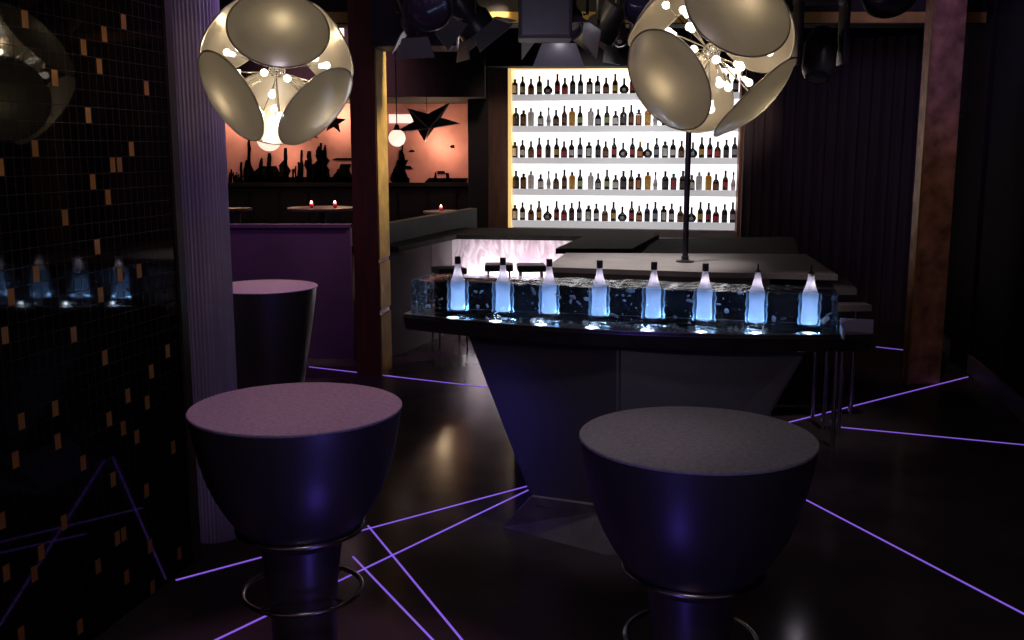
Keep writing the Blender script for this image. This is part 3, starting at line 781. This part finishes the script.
for i, px in enumerate(bx):
    P = on_line(B1, B8, px); P.z = TH + .035
    t = thing('frosted_bottle', f'frosted white bottle frozen in the ice bar, {ib_lab[i]}', 'bottle', P, irz + random.uniform(-.2, .2), 'frosted bottles in the ice bar')
    if body_me is None:
        b0 = B(); lathe(b0, [(0, .0), (.036, .0), (.041, .006), (.0415, .03), (.039, .07), (.038, .10), (.041, .13), (.041, .155), (.037, .168)], 28)
        o = obj('glass_body', b0, FROST, t, True); body_me = o.data
        b0 = B(); lathe(b0, [(.037, .168), (.033, .176), (.026, .195), (.020, .218), (.0165, .242), (.0155, .262), (0, .263)], 24)
        o = obj('neck', b0, NECK, t, True); neck_me = o.data
        b0 = B(); lathe(b0, [(0, .258), (.0165, .258), (.017, .262), (.017, .295), (.015, .299), (0, .299)], 16); cap_me = obj('cap', b0, CAPM['k'], t, True).data
        b0 = B(); lathe(b0, [(0, .258), (.016, .258), (.015, .268), (.006, .272), (.005, .285), (.0035, .305), (0, .306)], 12); o = obj('pour_spout', b0, SPOTM, None, True); sp_me = o.data; bpy.data.objects.remove(o)
    else:
        for nm, me in (('glass_body', body_me), ('neck', neck_me)):
            o = bpy.data.objects.new(nm, me); COL.objects.link(o); o.parent = t
        o = bpy.data.objects.new('pour_spout' if i > 5 else 'cap', sp_me if i > 5 else cap_me); COL.objects.link(o); o.parent = t
    # socket light below; mid-body, neck and side lights added for the glow
    light('POINT', 'bottle_light', (P.x, P.y, P.z + .022), .16, (.44, .66, 1), .012)
    light('POINT', 'bottle_light', (P.x, P.y, P.z + .10), .115, (.50, .66, 1), .012)
    light('POINT', 'neck_fill', (P.x, P.y, P.z + .205), .062, (.98, .90, 1), .008)
    for sx in (-1, 1):
        w_ = P + ex * .049 * sx
        light('POINT', 'bottle_light', (w_.x, w_.y, P.z + .012), .17, (.34, .64, 1), .004)
    b0 = B(); ph = i * 1.7
    nz_, ns_ = 8, 28
    rg = []
    for a_ in range(nz_):
        z_ = -.004 + .166 * a_ / (nz_ - 1)
        rg.append([b0.verts.new(((.058 + .004 * math.sin(ph + 3 * a_ * .8) + .003 * math.sin(2 * q_ * 2 * PI / ns_ + ph)) * math.cos(q_ * 2 * PI / ns_), (.058 + .004 * math.sin(ph + a_ * .9)) * math.sin(q_ * 2 * PI / ns_), z_)) for q_ in range(ns_)])
    for ra, rb in zip(rg, rg[1:]):
        for q_ in range(ns_): b0.faces.new((ra[q_], ra[(q_ + 1) % ns_], rb[(q_ + 1) % ns_], rb[q_]))
    o = obj('halo_sleeve', b0, SLEEVE, t, True)  # shell added to imitate the bright refracted halo around the bottle
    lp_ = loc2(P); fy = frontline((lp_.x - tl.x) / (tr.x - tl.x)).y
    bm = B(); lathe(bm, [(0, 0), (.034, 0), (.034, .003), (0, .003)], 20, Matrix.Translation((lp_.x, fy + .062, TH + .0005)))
    o = obj('tray_glow', bm, mat('reflected_glow_' + str(i), (1, 1, 1), .3, emit=(.72, .86, 1), es=[2.0, 1.8, 1.5, .9, 2.0, .45, 1.3, .7][i], noise=.01), ib); o['label'] = 'white glow disc for the bottle reflection'  # emissive disc stands in for the bottle's reflected glow on the tray
    w_ = O + ex * lp_.x + ey * (fy + .055)
    light('POINT', 'tray_fill', (w_.x, w_.y, TH + .02), .16, (.7, .84, 1), .01)  # added light spilling that glow over the tray

# ================================================================== COCKTAIL TABLES
def cocktail_table(loc, label, rz=0):
    t = thing('cocktail_table', label, 'table', loc, rz)
    bm = B(); lathe(bm, [(0, .60), (.150, .60), (.205, .648), (.222, .67), (.264, .73), (.299, .795), (.325, .86), (.344, .93), (.360, 1.01), (.370, 1.07), (.372, 1.088), (0, 1.088)], 72)
    obj('cup_body', bm, METAL, t, True)
    bm = B(); lathe(bm, [(0, 1.0885), (.372, 1.0885), (.375, 1.091), (.375, 1.097), (.372, 1.1), (0, 1.1)], 72)
    obj('table_top', bm, TABTOP, t, True)
    bm = B(); tube(bm, ring_pts(.223, .655, 64), .010, 10, True); obj('collar_ring', bm, RINGM, t, True)
    bm = B(); lathe(bm, [(0, .02), (.135, .02), (.118, .2), (.122, .38), (.148, .6), (0, .6)], 48); obj('pedestal', bm, METAL, t, True)
    fr_ = B(); tube(fr_, ring_pts(.215, .41, 64), .010, 10, True)
    for k in range(4):
        th = k * PI / 2 + PI / 4
        tube(fr_, [(.118 * math.cos(th), .118 * math.sin(th), .41), (.213 * math.cos(th), .213 * math.sin(th), .41)], .006, 8)
    obj('foot_ring', fr_, RINGM, t, True)
    bm = B(); lathe(bm, [(0, 0), (.24, 0), (.24, .008), (.20, .02), (0, .02)], 48); obj('base_plate', bm, METAL, t, True)
    return t
ct = cocktail_table((-.768, 3.46, .008), 'goblet-shaped table with lilac-lit top, beside the gold-flecked mosaic wall', .21)
dup(ct, (.590, 3.085, .008), 'goblet-shaped table with grey top in front of the ice bar', -.19)
p = atH(264, 286, 1.1); p.z = 0
t = thing('cocktail_table', 'distant tapering round table partly behind the violet pleated column', 'table', p, .2)
bm = B(); lathe(bm, [(0, .012), (.150, .012), (.19, .15), (.262, .50), (.312, .80), (.342, 1.0), (.352, 1.088), (0, 1.088)], 72); obj('cone_body', bm, METAL, t, True)
bm = B(); lathe(bm, [(0, 1.0885), (.356, 1.0885), (.36, 1.092), (.36, 1.097), (.356, 1.1), (0, 1.1)], 72); obj('table_top', bm, TABTOP, t, True)
bm = B(); lathe(bm, [(0, 0), (.18, 0), (.18, .008), (.15, .0118), (0, .0118)], 48); obj('base_plate', bm, METAL, t, True)

# ================================================================== VIOLET PLEATED COLUMN
cc = atY(200, 200, 5.05)
bm = B(); n = 260
prof = []
for i in range(n):
    th = 2 * PI * i / n
    rr = .135 + .0035 * math.sin(th * 44)
    prof.append((rr * math.cos(th), rr * math.sin(th)))
prism(bm, prof, 0, 3.58)
o = obj('pleated_curtain', bm, CURT, None, True); o.location = (cc.x, cc.y, 0)
tag(o, 'violet pleated curtain gathered into a column beside the mosaic wall', 'curtain')

# ================================================================== PENDANT LAMPS
def ortho(a, b, c):
    a = Vector(a).normalized(); b = Vector(b); b = (b - a * a.dot(b)).normalized(); c2 = a.cross(b)
    if c2.dot(Vector(c)) < 0: c2 = -c2
    return a, b, c2
def pendant(name_label, cen, axes, R=.312):
    # axes given as (screen right, screen up, towards the camera) -> world axes of the viewing ray
    cw = Vector(cen)
    tow = (Vector((0, 0, H)) - cw).normalized()
    right = Vector((0, 0, 1)).cross(tow).normalized(); up = tow.cross(right).normalized()
    A3 = ortho(*axes)
    t = thing('pendant_lamp', name_label, 'lamp', cen)
    dirs = []
    for a in A3:
        w = right * a.x + up * a.y + tow * a.z
        dirs += [w, -w]
    half = math.radians(39.5); Rs = R
    rc = R * math.sin(half); dist = R * math.cos(half); sag = .055
    Rc = (rc * rc + sag * sag) / (2 * sag)
    for d in dirs:
        bm = B(); pr = []
        for i in range(13):
            r = rc * i / 12
            pr.append((r, dist + sag - (Rc - math.sqrt(Rc * Rc - r * r))))
        lathe(bm, pr, 56, aim(d))
        tube(bm, [aim(d) @ Vector(q) for q in ring_pts(rc, dist, 56)], .0035, 6, True)
        dsk = obj('reflector_disc', bm, DISC, t, True)
        # stem from the hub to the disc, clip at its end
        bm = B(); tube(bm, [d * .02, d * (dist + sag - .006)], .0025, 6); obj('stem', bm, CHROME, dsk)
        side = aim(d) @ Vector((1, 0, 0))
        bm = B(); ball(bm, d * (dist + sag - .046) + side * .008, .013, 12, 8); obj('bulb', bm, HOTSPOT, dsk, True)  # bulb added close behind the disc to give its centre a hot spot
    bm = B(); ball(bm, (0, 0, 0), .035, 20, 12); obj('hub', bm, CHROME, t, True)
    # wire arms with bulbs poking out through the gaps between discs
    k = 0
    for sx in (1, -1):
        for sy in (1, -1):
            for sz in (1, -1):
                d = (A3[0] * sx + A3[1] * sy + A3[2] * sz).normalized()
                w = right * d.x + up * d.y + tow * d.z
                u1 = w.orthogonal().normalized(); u2 = w.cross(u1)
                for q in range(3):
                    th = q * 2 * PI / 3 + .5
                    e_ = w * .195 + (u1 * math.cos(th) + u2 * math.sin(th)) * .05
                    de = e_.normalized()
                    bm = B(); tube(bm, [w * .03, e_ * .55 + w * .02, e_], .0028, 6)
                    ar = obj('arm', bm, CHROME, t)
                    bm = B(); lathe(bm, [(0, -.02), (.009, -.02), (.011, 0), (0, 0)], 12, Matrix.Translation(e_) @ aim(de)); ball(bm, e_ + de * .013, .015, 14, 10)
                    obj('bulb', bm, BULB, ar, True)
    bm = B(); tube(bm, [(0, 0, .03), (0, 0, 3.58 - cen[2])], .006, 8); obj('cord', bm, BLACK, t)
    bm = B(); lathe(bm, [(0, 3.55 - cen[2]), (.05, 3.55 - cen[2]), (.06, 3.598 - cen[2]), (0, 3.598 - cen[2])], 24); obj('canopy', bm, CHROME, t, True)
    return t
pendant('spherical lamp of six champagne metal discs above the lilac-lit table', atY(277, 70, 4.28), ((.05, .66, .75), (-.77, -.39, .51), (.64, -.61, .47)))
pendant('spherical lamp of six champagne metal discs in front of bottle shelves', atY(711, 52, 3.87), ((-.62, -.41, .66), (.46, .64, .61), (.68, -.72, .15)))

# ================================================================== NEON FLOOR STRIPS
NE = [((309, 367), (492, 388), 'violet neon floor strip running behind the two front tables towards bar body'),
      ((176, 580.5), (529, 486), 'violet neon floor strip from mosaic wall base to the ice bar plinth'),
      ((200, 648), (529, 490), 'violet neon floor strip passing under the lilac-lit table to the plinth'),
      ((368, 526), (470, 650), 'violet neon floor strip crossing the open floor, nearer the plinth'),
      ((353, 557), (444, 652), 'violet neon floor strip starting beneath the lilac-lit table rim'),
      ((800, 497), (1050, 628), 'violet neon floor strip running out past the grey-topped table'),
      ((775, 426), (968, 377), 'violet neon floor strip from ice bar to the dark pilaster'),
      ((836, 427), (1050, 447.5), 'violet neon floor strip crossing the open floor before the right wall'),
      ((876, 347), (908, 350.5), 'short violet neon floor strip at the foot of the copper column')]
for a, b_, lab in NE:
    p, q = atH(*a, 0), atH(*b_, 0)
    d = (q - p).normalized(); n = Vector((-d.y, d.x, 0)); dist = depth((p + q) / 2)
    w = .0024 + .0004 * dist
    bm = prism(B(), [((p + n * w).x, (p + n * w).y), ((q + n * w).x, (q + n * w).y), ((q - n * w).x, (q - n * w).y), ((p - n * w).x, (p - n * w).y)], .0002, .004)
    tag(obj('neon_strip', bm, PURPLE), lab, 'light strip', 'violet neon floor strips')

# ================================================================== SEATING BEHIND THE PARTITION
def round_table(px, py, wpx, y, label):
    p = atY(px, py, y); r = wpx / 2 / F * depth(p)
    t = thing('round_table', label, 'table', (p.x, p.y, DAIS), 0, 'round tables in the raised seating')
    h = p.z - DAIS
    bm = B(); lathe(bm, [(0, h - .03), (r - .01, h - .03), (r, h - .015), (r, h), (0, h)], 40); obj('table_top', bm, mat('mauve_table_top', (.30, .24, .28), .35, noise=.1), t, True)
    bm = B(); lathe(bm, [(0, .015), (.05, .03), (.04, .1), (.04, h - .03), (0, h - .03)], 20); obj('pedestal', bm, GREYP, t, True)
    bm = B(); lathe(bm, [(0, 0), (.2, 0), (.2, .012), (.05, .03), (0, .03)], 28); obj('base', bm, SPOTM, t, True)
    return p
def candle(px, top, y, label):
    p = atY(px, 208, y)
    t = thing('candle_holder', label, 'candle', (p.x, y, top), 0, 'candles on the round tables')
    bm = B(); lathe(bm, [(0, .0), (.020, .0), (.024, .055), (.022, .055), (.018, .006), (0, .006)], 20); obj('glass_cup', bm, mat('rose_glass', (.8, .35, .4), .3, noise=.05, trans=.7), t, True)
    bm = B(); lathe(bm, [(0, .0065), (.0165, .0065), (.0165, .035), (0, .035)], 16); obj('wax', bm, mat('wax', (.9, .7, .6), .5, noise=.05, trans=.5), t, True)
    bm = B(); ball(bm, (0, 0, .062), .013, 10, 8, (1, 1, 1.7)); obj('flame', bm, mat('flame', (1, .6, .4), .5, emit=(1, .5, .42), es=7, noise=.02), t, True)
pt = round_table(322, 207.5, 68, 11.6, 'round mauve table with two candles before the salmon mural')
candle(311.5, pt.z, 11.5, 'pink glowing candle in glass on the mauve table, nearer the violet column')
candle(335, pt.z, 11.55, 'pink glowing candle in glass on the mauve table, nearer the brass-faced post')
pt = round_table(237, 208, 30, 11.9, 'small round table half hidden behind the violet column')
pt = round_table(446, 211, 46, 13.2, 'dark round table behind the grey divider')
candle(441, pt.z, 13.2, 'unlit-looking small candle cup on the table behind grey divider')
def star(px, py, rpx, y, label, tilt, wire=False):
    c = atY(px, py, y); r = rpx / F * depth(c)
    t = thing('hanging_star', label, 'ornament', c, 0)
    bm = B()
    M = Matrix.Rotation(tilt[0], 4, 'Z') @ Matrix.Rotation(tilt[1], 4, 'X') @ Matrix.Rotation(tilt[2], 4, 'Y')
    rim = [(r * (1 if i % 2 == 0 else .40) * math.sin(PI * i / 5), r * (1 if i % 2 == 0 else .40) * math.cos(PI * i / 5)) for i in range(10)]
    f = bm.verts.new((0, -r * .2, 0)); k = bm.verts.new((0, r * .2, 0)); vs = [bm.verts.new((x, 0, z)) for x, z in rim]
    for i in range(10):
        j = (i + 1) % 10
        bm.faces.new((vs[i], vs[j], f)); bm.faces.new((vs[j], vs[i], k))
    bmesh.ops.transform(bm, matrix=M, verts=bm.verts[:])
    obj('star_body', bm, mat('black_star', (.02, .012, .012), .4, noise=.3), t)
    if wire:
        bm = B()
        for i in range(0, 10, 2):
            a = M @ Vector((rim[i][0], 0, rim[i][1])); tube(bm, [M @ Vector((0, -r * .21, 0)), a], .006, 6)
        obj('bright_edges', bm, mat('star_edge', (.5, .42, .4), .3, metal=.6, noise=.1), t)
    bm = B(); tube(bm, [(0, 0, r * .2), (0, 0, 3.59 - c.z)], .004, 6); obj('wire', bm, BLACK, t)
star(334, 122, 12.5, 13.2, 'black star hanging before the mural by the dark post', (0, 0, .1))
star(312, 134, 8, 13.3, 'small black star peeping below the disc lamp, before the mural', (0, 0, -.3))
star(427, 122, 37, 12.4, 'large black star with pale ridges hanging over the grey divider', (.5, 1.0, .35), True)
def globe(px, py, rpx, y, label):
    c = atY(px, py, y); r = rpx / F * depth(c)
    t = thing('globe_lamp', label, 'lamp', c)
    bm = B(); ball(bm, (0, 0, 0), r, 24, 16); obj('glass_globe', bm, mat('globe_glow', (1, .95, .9), .4, emit=(1, .78, .62), es=1.15, noise=.02), t, True)
    bm = B(); lathe(bm, [(0, r * .9), (r * .45, r * .88), (r * .2, r * 1.5), (.006, r * 1.7), (.006, 3.59 - c.z), (0, 3.59 - c.z)], 16); obj('holder', bm, SPOTM, t, True)
globe(269, 139, 12, 12.2, 'white globe lamp hanging directly below the left disc lamp, before mural')
globe(397, 138, 8.5, 11.2, 'white globe lamp hanging beside the brass side of the post')
# window of light high up; emissive strip paints lamp glare behind the star
a, b_ = atY(338, 37, 13.5), atY(356, 60, 13.5)
bm = B(); box(bm, a.x, b_.x, 12.55, 12.599, min(a.z, 3.58) - .35, min(a.z, 3.55)); 
tag(obj('light_box', bm, mat('light_box_glow', (1, .95, .95), .5, emit=(1, .9, .92), es=1.2, noise=.02)), 'small white light box high beside the dark post', 'light')
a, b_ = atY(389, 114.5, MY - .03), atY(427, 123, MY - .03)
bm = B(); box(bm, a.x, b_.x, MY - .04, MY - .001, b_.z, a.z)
tag(obj('wall_glare', bm, mat('wall_glare_glow', (1, .9, .88), .5, emit=(1, .76, .70), es=.95, noise=.03)), 'flat pinkish strip painting lamp glare on the wall behind the large star', 'light')

# ================================================================== CEILING FIXTURES
def stage_light(cen, look, R, L_, label, doors=4, dr=None, lensm=None, flapm=None, round_=False):
    t = thing('stage_light', label, 'spotlight', cen, 0, 'stage lights on the ceiling')
    A = aim(look)
    bm = B()
    if round_:
        lathe(bm, [(0, -L_), (R * .55, -L_ * .95), (R * .9, -L_ * .6), (R, -L_ * .2), (R, 0), (R * .92, .012), (R * .9, 0), (R * .86, -.03), (0, -.03)], 36, A)
    else:
        lathe(bm, [(0, -L_), (R * .75, -L_), (R * .8, -L_ * .5), (R, -L_ * .35), (R, 0), (R * .92, 0), (R * .9, -.04), (0, -.04)], 36, A)
    obj('housing', bm, SPOTM, t, True)
    bm = B(); lathe(bm, [(0, .02), (R * .45, .012), (R * .86, -.022), (R * .86, -.03), (0, -.03)], 32, A); obj('lens', bm, lensm or LENS, t, True)
    x = A.to_3x3() @ Vector((1, 0, 0))
    if abs(x.z) > .5: x = A.to_3x3() @ Vector((0, 1, 0))
    bm = B(); s = A.to_3x3() @ Vector((0, 0, -L_ * .45))
    topz = R * 1.5
    tube(bm, [s + x * (R * 1.02), s + x * (R * 1.2), s + x * (R * 1.2) + Vector((0, 0, topz)), s - x * (R * 1.2) + Vector((0, 0, topz)), s - x * (R * 1.2), s - x * (R * 1.02)], .012, 8)
    obj('yoke', bm, SPOTM, t)
    bm = B(); tube(bm, [s + Vector((0, 0, topz)), (s.x, s.y, 3.599 - cen[2])], .015, 8); obj('hanger', bm, SPOTM, t)
    for k in range(doors):
        bm = B(); th = k * PI / 2
        w1, w2, ln, op = R * .75, R * 1.15, R * 1.0, math.radians(40)
        vs = [(-w1, R * 1.0, 0), (w1, R * 1.0, 0), (w2, R + ln * math.sin(op), ln * math.cos(op)), (-w2, R + ln * math.sin(op), ln * math.cos(op))]
        q = [bm.verts.new(v) for v in vs] + [bm.verts.new((v[0], v[1] + .006, v[2] - .004)) for v in vs]
        bm.faces.new(q[:4]); bm.faces.new(q[4:][::-1])
        for i in range(4): bm.faces.new((q[i], q[(i + 1) % 4], q[4 + (i + 1) % 4], q[4 + i]))
        bmesh.ops.transform(bm, matrix=A @ Matrix.Rotation(th, 4, 'Z'), verts=bm.verts[:])
        obj('barn_door', bm, flapm or FLAP, t)
    return t
stage_light(atY(428, 9, 6.2), (.05, -.75, -.55), .15, .30, 'round black spotlight with violet glint above the brass-faced post', 0, round_=True)
stage_light(atY(648, 6, 6.2), (.0, -.75, -.55), .15, .30, 'round black spotlight peeping out behind the disc lamp over the stage', 0, round_=True)
stage_light(atY(890, -6, 6.0), (-.1, -.75, -.6), .16, .30, 'round black spotlight beside the copper column top', 0, round_=True)
stage_light(atY(424, 26, 7.6), (.3, .55, -.8), .15, .28, 'black spotlight with barn doors aimed at the bar, near dark post', 4)
stage_light(atY(478, 30, 8.2), (.55, .2, -.75), .15, .28, 'black spotlight with barn doors aimed over the onyx bar', 4)
stage_light(atY(560, 30, 7.6), (.0, -.45, -.87), .17, .30, 'broad black spotlight with barn doors above the bottle shelves', 4)
stage_light(atY(598, 36, 8.4), (-.5, .3, -.8), .14, .28, 'black spotlight with tilted barn doors, next to disc lamp', 4)
stage_light(atY(620, 44, 9.0), (.1, -.3, -.9), .09, .2, 'small downlight can on the dark ceiling beside the disc lamp', 0)
stage_light(atY(550, 60, 10.8), (0, -.3, -.9), .1, .2, 'small downlight just above the bottle shelves', 0)
# moving head at right
t = thing('moving_head', 'black moving head light hanging against the dark drape', 'spotlight', atY(820, 50, 6.8))
z = t.location.z
bm = B(); box(bm, -.16, .16, -.14, .14, .30, .42, .02); obj('base', bm, SPOTM, t, True)
bm = B(); box(bm, -.17, -.13, -.07, .07, -.10, .31, .015); obj('fork_arm', bm, SPOTM, t, True); bm = B(); box(bm, .13, .17, -.07, .07, -.10, .31, .015); obj('fork_arm', bm, SPOTM, t, True)
bm = B(); lathe(bm, [(0, -.20), (.08, -.2), (.11, -.1), (.105, .1), (.08, .16), (0, .16)], 28, Matrix.Translation((0, 0, -.05)) @ aim((-.2, -.5, -.8))); obj('head', bm, SPOTM, t, True)
bm = B(); hd = Vector((-.2, -.5, -.8)).normalized(); lathe(bm, [(0, .175), (.06, .165), (.06, .155), (0, .155)], 24, Matrix.Translation((0, 0, -.05)) @ aim(hd)); obj('lens', bm, LENS, t, True)
bm = B(); tube(bm, [(0, 0, .42), (0, 0, 3.599 - z)], .02, 8); obj('hanger', bm, SPOTM, t)
# loudspeaker box high above the bar
p = atY(548, 20, 7.0)
t = thing('ceiling_speaker', 'dark violet speaker box hanging above the middle of the bar', 'speaker', p)
bm = B(); box(bm, -.20, .16, -.1, .2, -.13, .28, .015); obj('cabinet', bm, mat('speaker_violet', (.035, .028, .05), .5, noise=.2), t)
bm = B(); box(bm, -.18, .14, -.112, -.1, -.11, .24, .004); obj('grille', bm, SPOTM, t)
bm = B(); box(bm, -.03, .03, 0, .06, .28, 3.599 - p.z); obj('bracket', bm, SPOTM, t)
# duct boxes further left
p = atY(402, 36, 8.6)
t = thing('ceiling_duct', 'dark violet duct box on the ceiling behind the brass-faced post', 'duct', p)
bm = B(); box(bm, -.25, .45, 0, .5, -.08, 3.599 - p.z, .01); obj('duct_box', bm, mat('duct_violet', (.04, .032, .07), .6, noise=.2), t)

# ================================================================== ROOM LIGHTS AND ADDED FILLS
def L_at(px, py, y): return tuple(atY(px, py, y))
# mural uplights
for px, py, e in ((338, 116, 26), (440, 144, 22), (231, 118, 22), (285, 150, 8)):
    c = atY(px, py, MY - .30); l_ = light('POINT', 'mural_lamp', c, e * .5, (1, .72, .42), .05); l_.data.specular_factor = .1
light('SPOT', 'mural_wash', (-2.2, 11.6, 3.3), 80, (1, .44, .58), .2, (-2.2, MY, 2.1), 110, .8)
# bottle front wash
light('SPOT', 'shelf_wash', (1.0, 11.6, 3.3), 45, (1, .95, .92), .15, (1.0, 13.9, 1.8), 62, .6)
light('SPOT', 'shelf_wash', (2.2, 11.6, 3.3), 45, (1, .95, .92), .15, (2.2, 13.7, 1.8), 62, .6)
# stage
light('SPOT', 'stage_spot', (1.0, 8.0, 3.3), 185, (1, .92, .9), .1, (1.0, 8.2, 1.1), 54, .9)
ps_ = light('SPOT', 'post_spot', (.0, 9.1, 3.3), 190, (1, .84, .60), .1, (-1.1, 9.15, 2.35), 54, .9)
ps_.data.specular_factor = .1
light('POINT', 'fixture_lamp', tuple(atY(560, 34, 7.6) + Vector((.01, .03, -.09))), .22, (.95, .9, 1), .03)
light('SPOT', 'beam_spot', (.6, 8.0, 3.35), 8, (1, .82, .5), .1, (.6, 9.2, 3.25), 120, .7)
light('SPOT', 'beam_spot', (-.1, 8.3, 3.35), 5, (1, .82, .5), .1, (-.1, 9.2, 3.25), 100, .7)
# table spots
light('SPOT', 'table_spot', (-.55, 3.9, 3.5), 58, (1, .44, .85), .06, (-.7, 3.46, 1.1), 34, .5)
light('SPOT', 'table_spot', (-1.3, 6.4, 3.5), 150, (1, .5, .80), .06, (-1.62, 6.7, 1.1), 30, .5)
light('SPOT', 'table_spot', (.05, 3.3, 3.5), 17, (1, .78, .95), .06, (.30, 3.1, 1.1), 24, 1)
# unseen violet spots added near the floor for the bands on table sides
light('SPOT', 'table_side_fill', (.14, 2.15, .12), 1.5, (.15, .10, 1), .10, (.50, 2.86, .85), 60, .8)
light('SPOT', 'table_side_fill', (-.30, 2.72, .12), 1.3, (.15, .10, 1), .10, (-.62, 3.22, .85), 60, .8)
light('SPOT', 'pillar_fill', (2.5, 11.2, 3.3), 24, (1, .75, .55), .1, (3.13, 13.3, 1.9), 32, .9)  # this and the next spot are added to brighten the wooden pillars
light('SPOT', 'pillar_fill', (-.1, 11.3, 3.3), 22, (1, .75, .55), .1, (-.2, 13.4, 1.9), 40, .8)
# violet and blue wash from added, unseen spots
light('SPOT', 'violet_wash', (-.5, 5.4, 3.3), 26, (.62, .40, 1), .15, (-1.55, 5.0, 2.5), 50, .7)
light('SPOT', 'violet_wash', (.75, 1.3, .42), 16, (.16, .12, 1), .12, (-.70, 3.46, .85), 28, .7)  # this and the next sit low and out of view, tinting table sides
light('SPOT', 'violet_wash', (-1.0, .2, .5), 20, (.16, .11, 1), .25, (.6, 3.1, .8), 34, .7)
light('SPOT', 'violet_wash', (-1.35, 3.9, 2.2), 80, (.16, .11, 1), .2, (-.10, 5.2, .50), 20, 1)
light('SPOT', 'violet_wash', (-2.7, 8.3, 3.4), 36, (.5, .18, .75), .2, (-2.4, 9.6, .6), 80, .7)
light('SPOT', 'violet_wash', (2.6, 7.0, 3.2), 40, (.6, .42, 1), .2, (4.2, 9.6, 2.8), 60, .7)
light('SPOT', 'column_spot', (2.6, 6.4, 3.5), 26, (1, .62, .44), .1, (3.5, 8.2, 1.7), 36, .7)
light('SPOT', 'stage_spot', (2.3, 6.2, 3.5), 46, (1, .86, .88), .08, (2.15, 6.9, 1.0), 34, .9)  # extra spot added to bring up the step edges
light('SPOT', 'ice_fill', (.9, 4.6, 3.5), 40, (.92, .92, 1), .1, (.65, 5.25, 1.2), 40, .8)  # added to brighten the ice chips, block top and tray rim
light('SPOT', 'fixture_fill', (.2, 4.8, 2.6), 16, (.75, .66, 1), .2, (.1, 7.2, 3.1), 80, .8)  # unseen spot added to show the ceiling fixtures
light('POINT', 'leg_fill', (1.75, 5.75, .98), 1.2, (.95, .85, 1), .03)  # unseen light added to brighten the chrome legs
light('SPOT', 'room_fill', (0, 1.0, 3.5), 40, (.85, .75, 1), .4, (0, 6, 0), 120, .8)

W = bpy.data.worlds.new('world'); SC.world = W; W.use_nodes = True
W.node_tree.nodes['Background'].inputs['Color'].default_value = (.62, .42, .70, 1)
W.node_tree.nodes['Background'].inputs['Strength'].default_value = .11
SC.view_settings.view_transform = 'Standard'; SC.view_settings.look = 'None'
SC.view_settings.gamma = 1; SC.view_settings.use_curve_mapping = False
SC.view_settings.exposure = 0
SC.cycles.use_denoising = True
SC.cycles.sample_clamp_indirect = 8
SC.cycles.max_bounces = 10
SC.cycles.transparent_max_bounces = 24
SC.cycles.caustics_reflective = False
SC.cycles.caustics_refractive = False
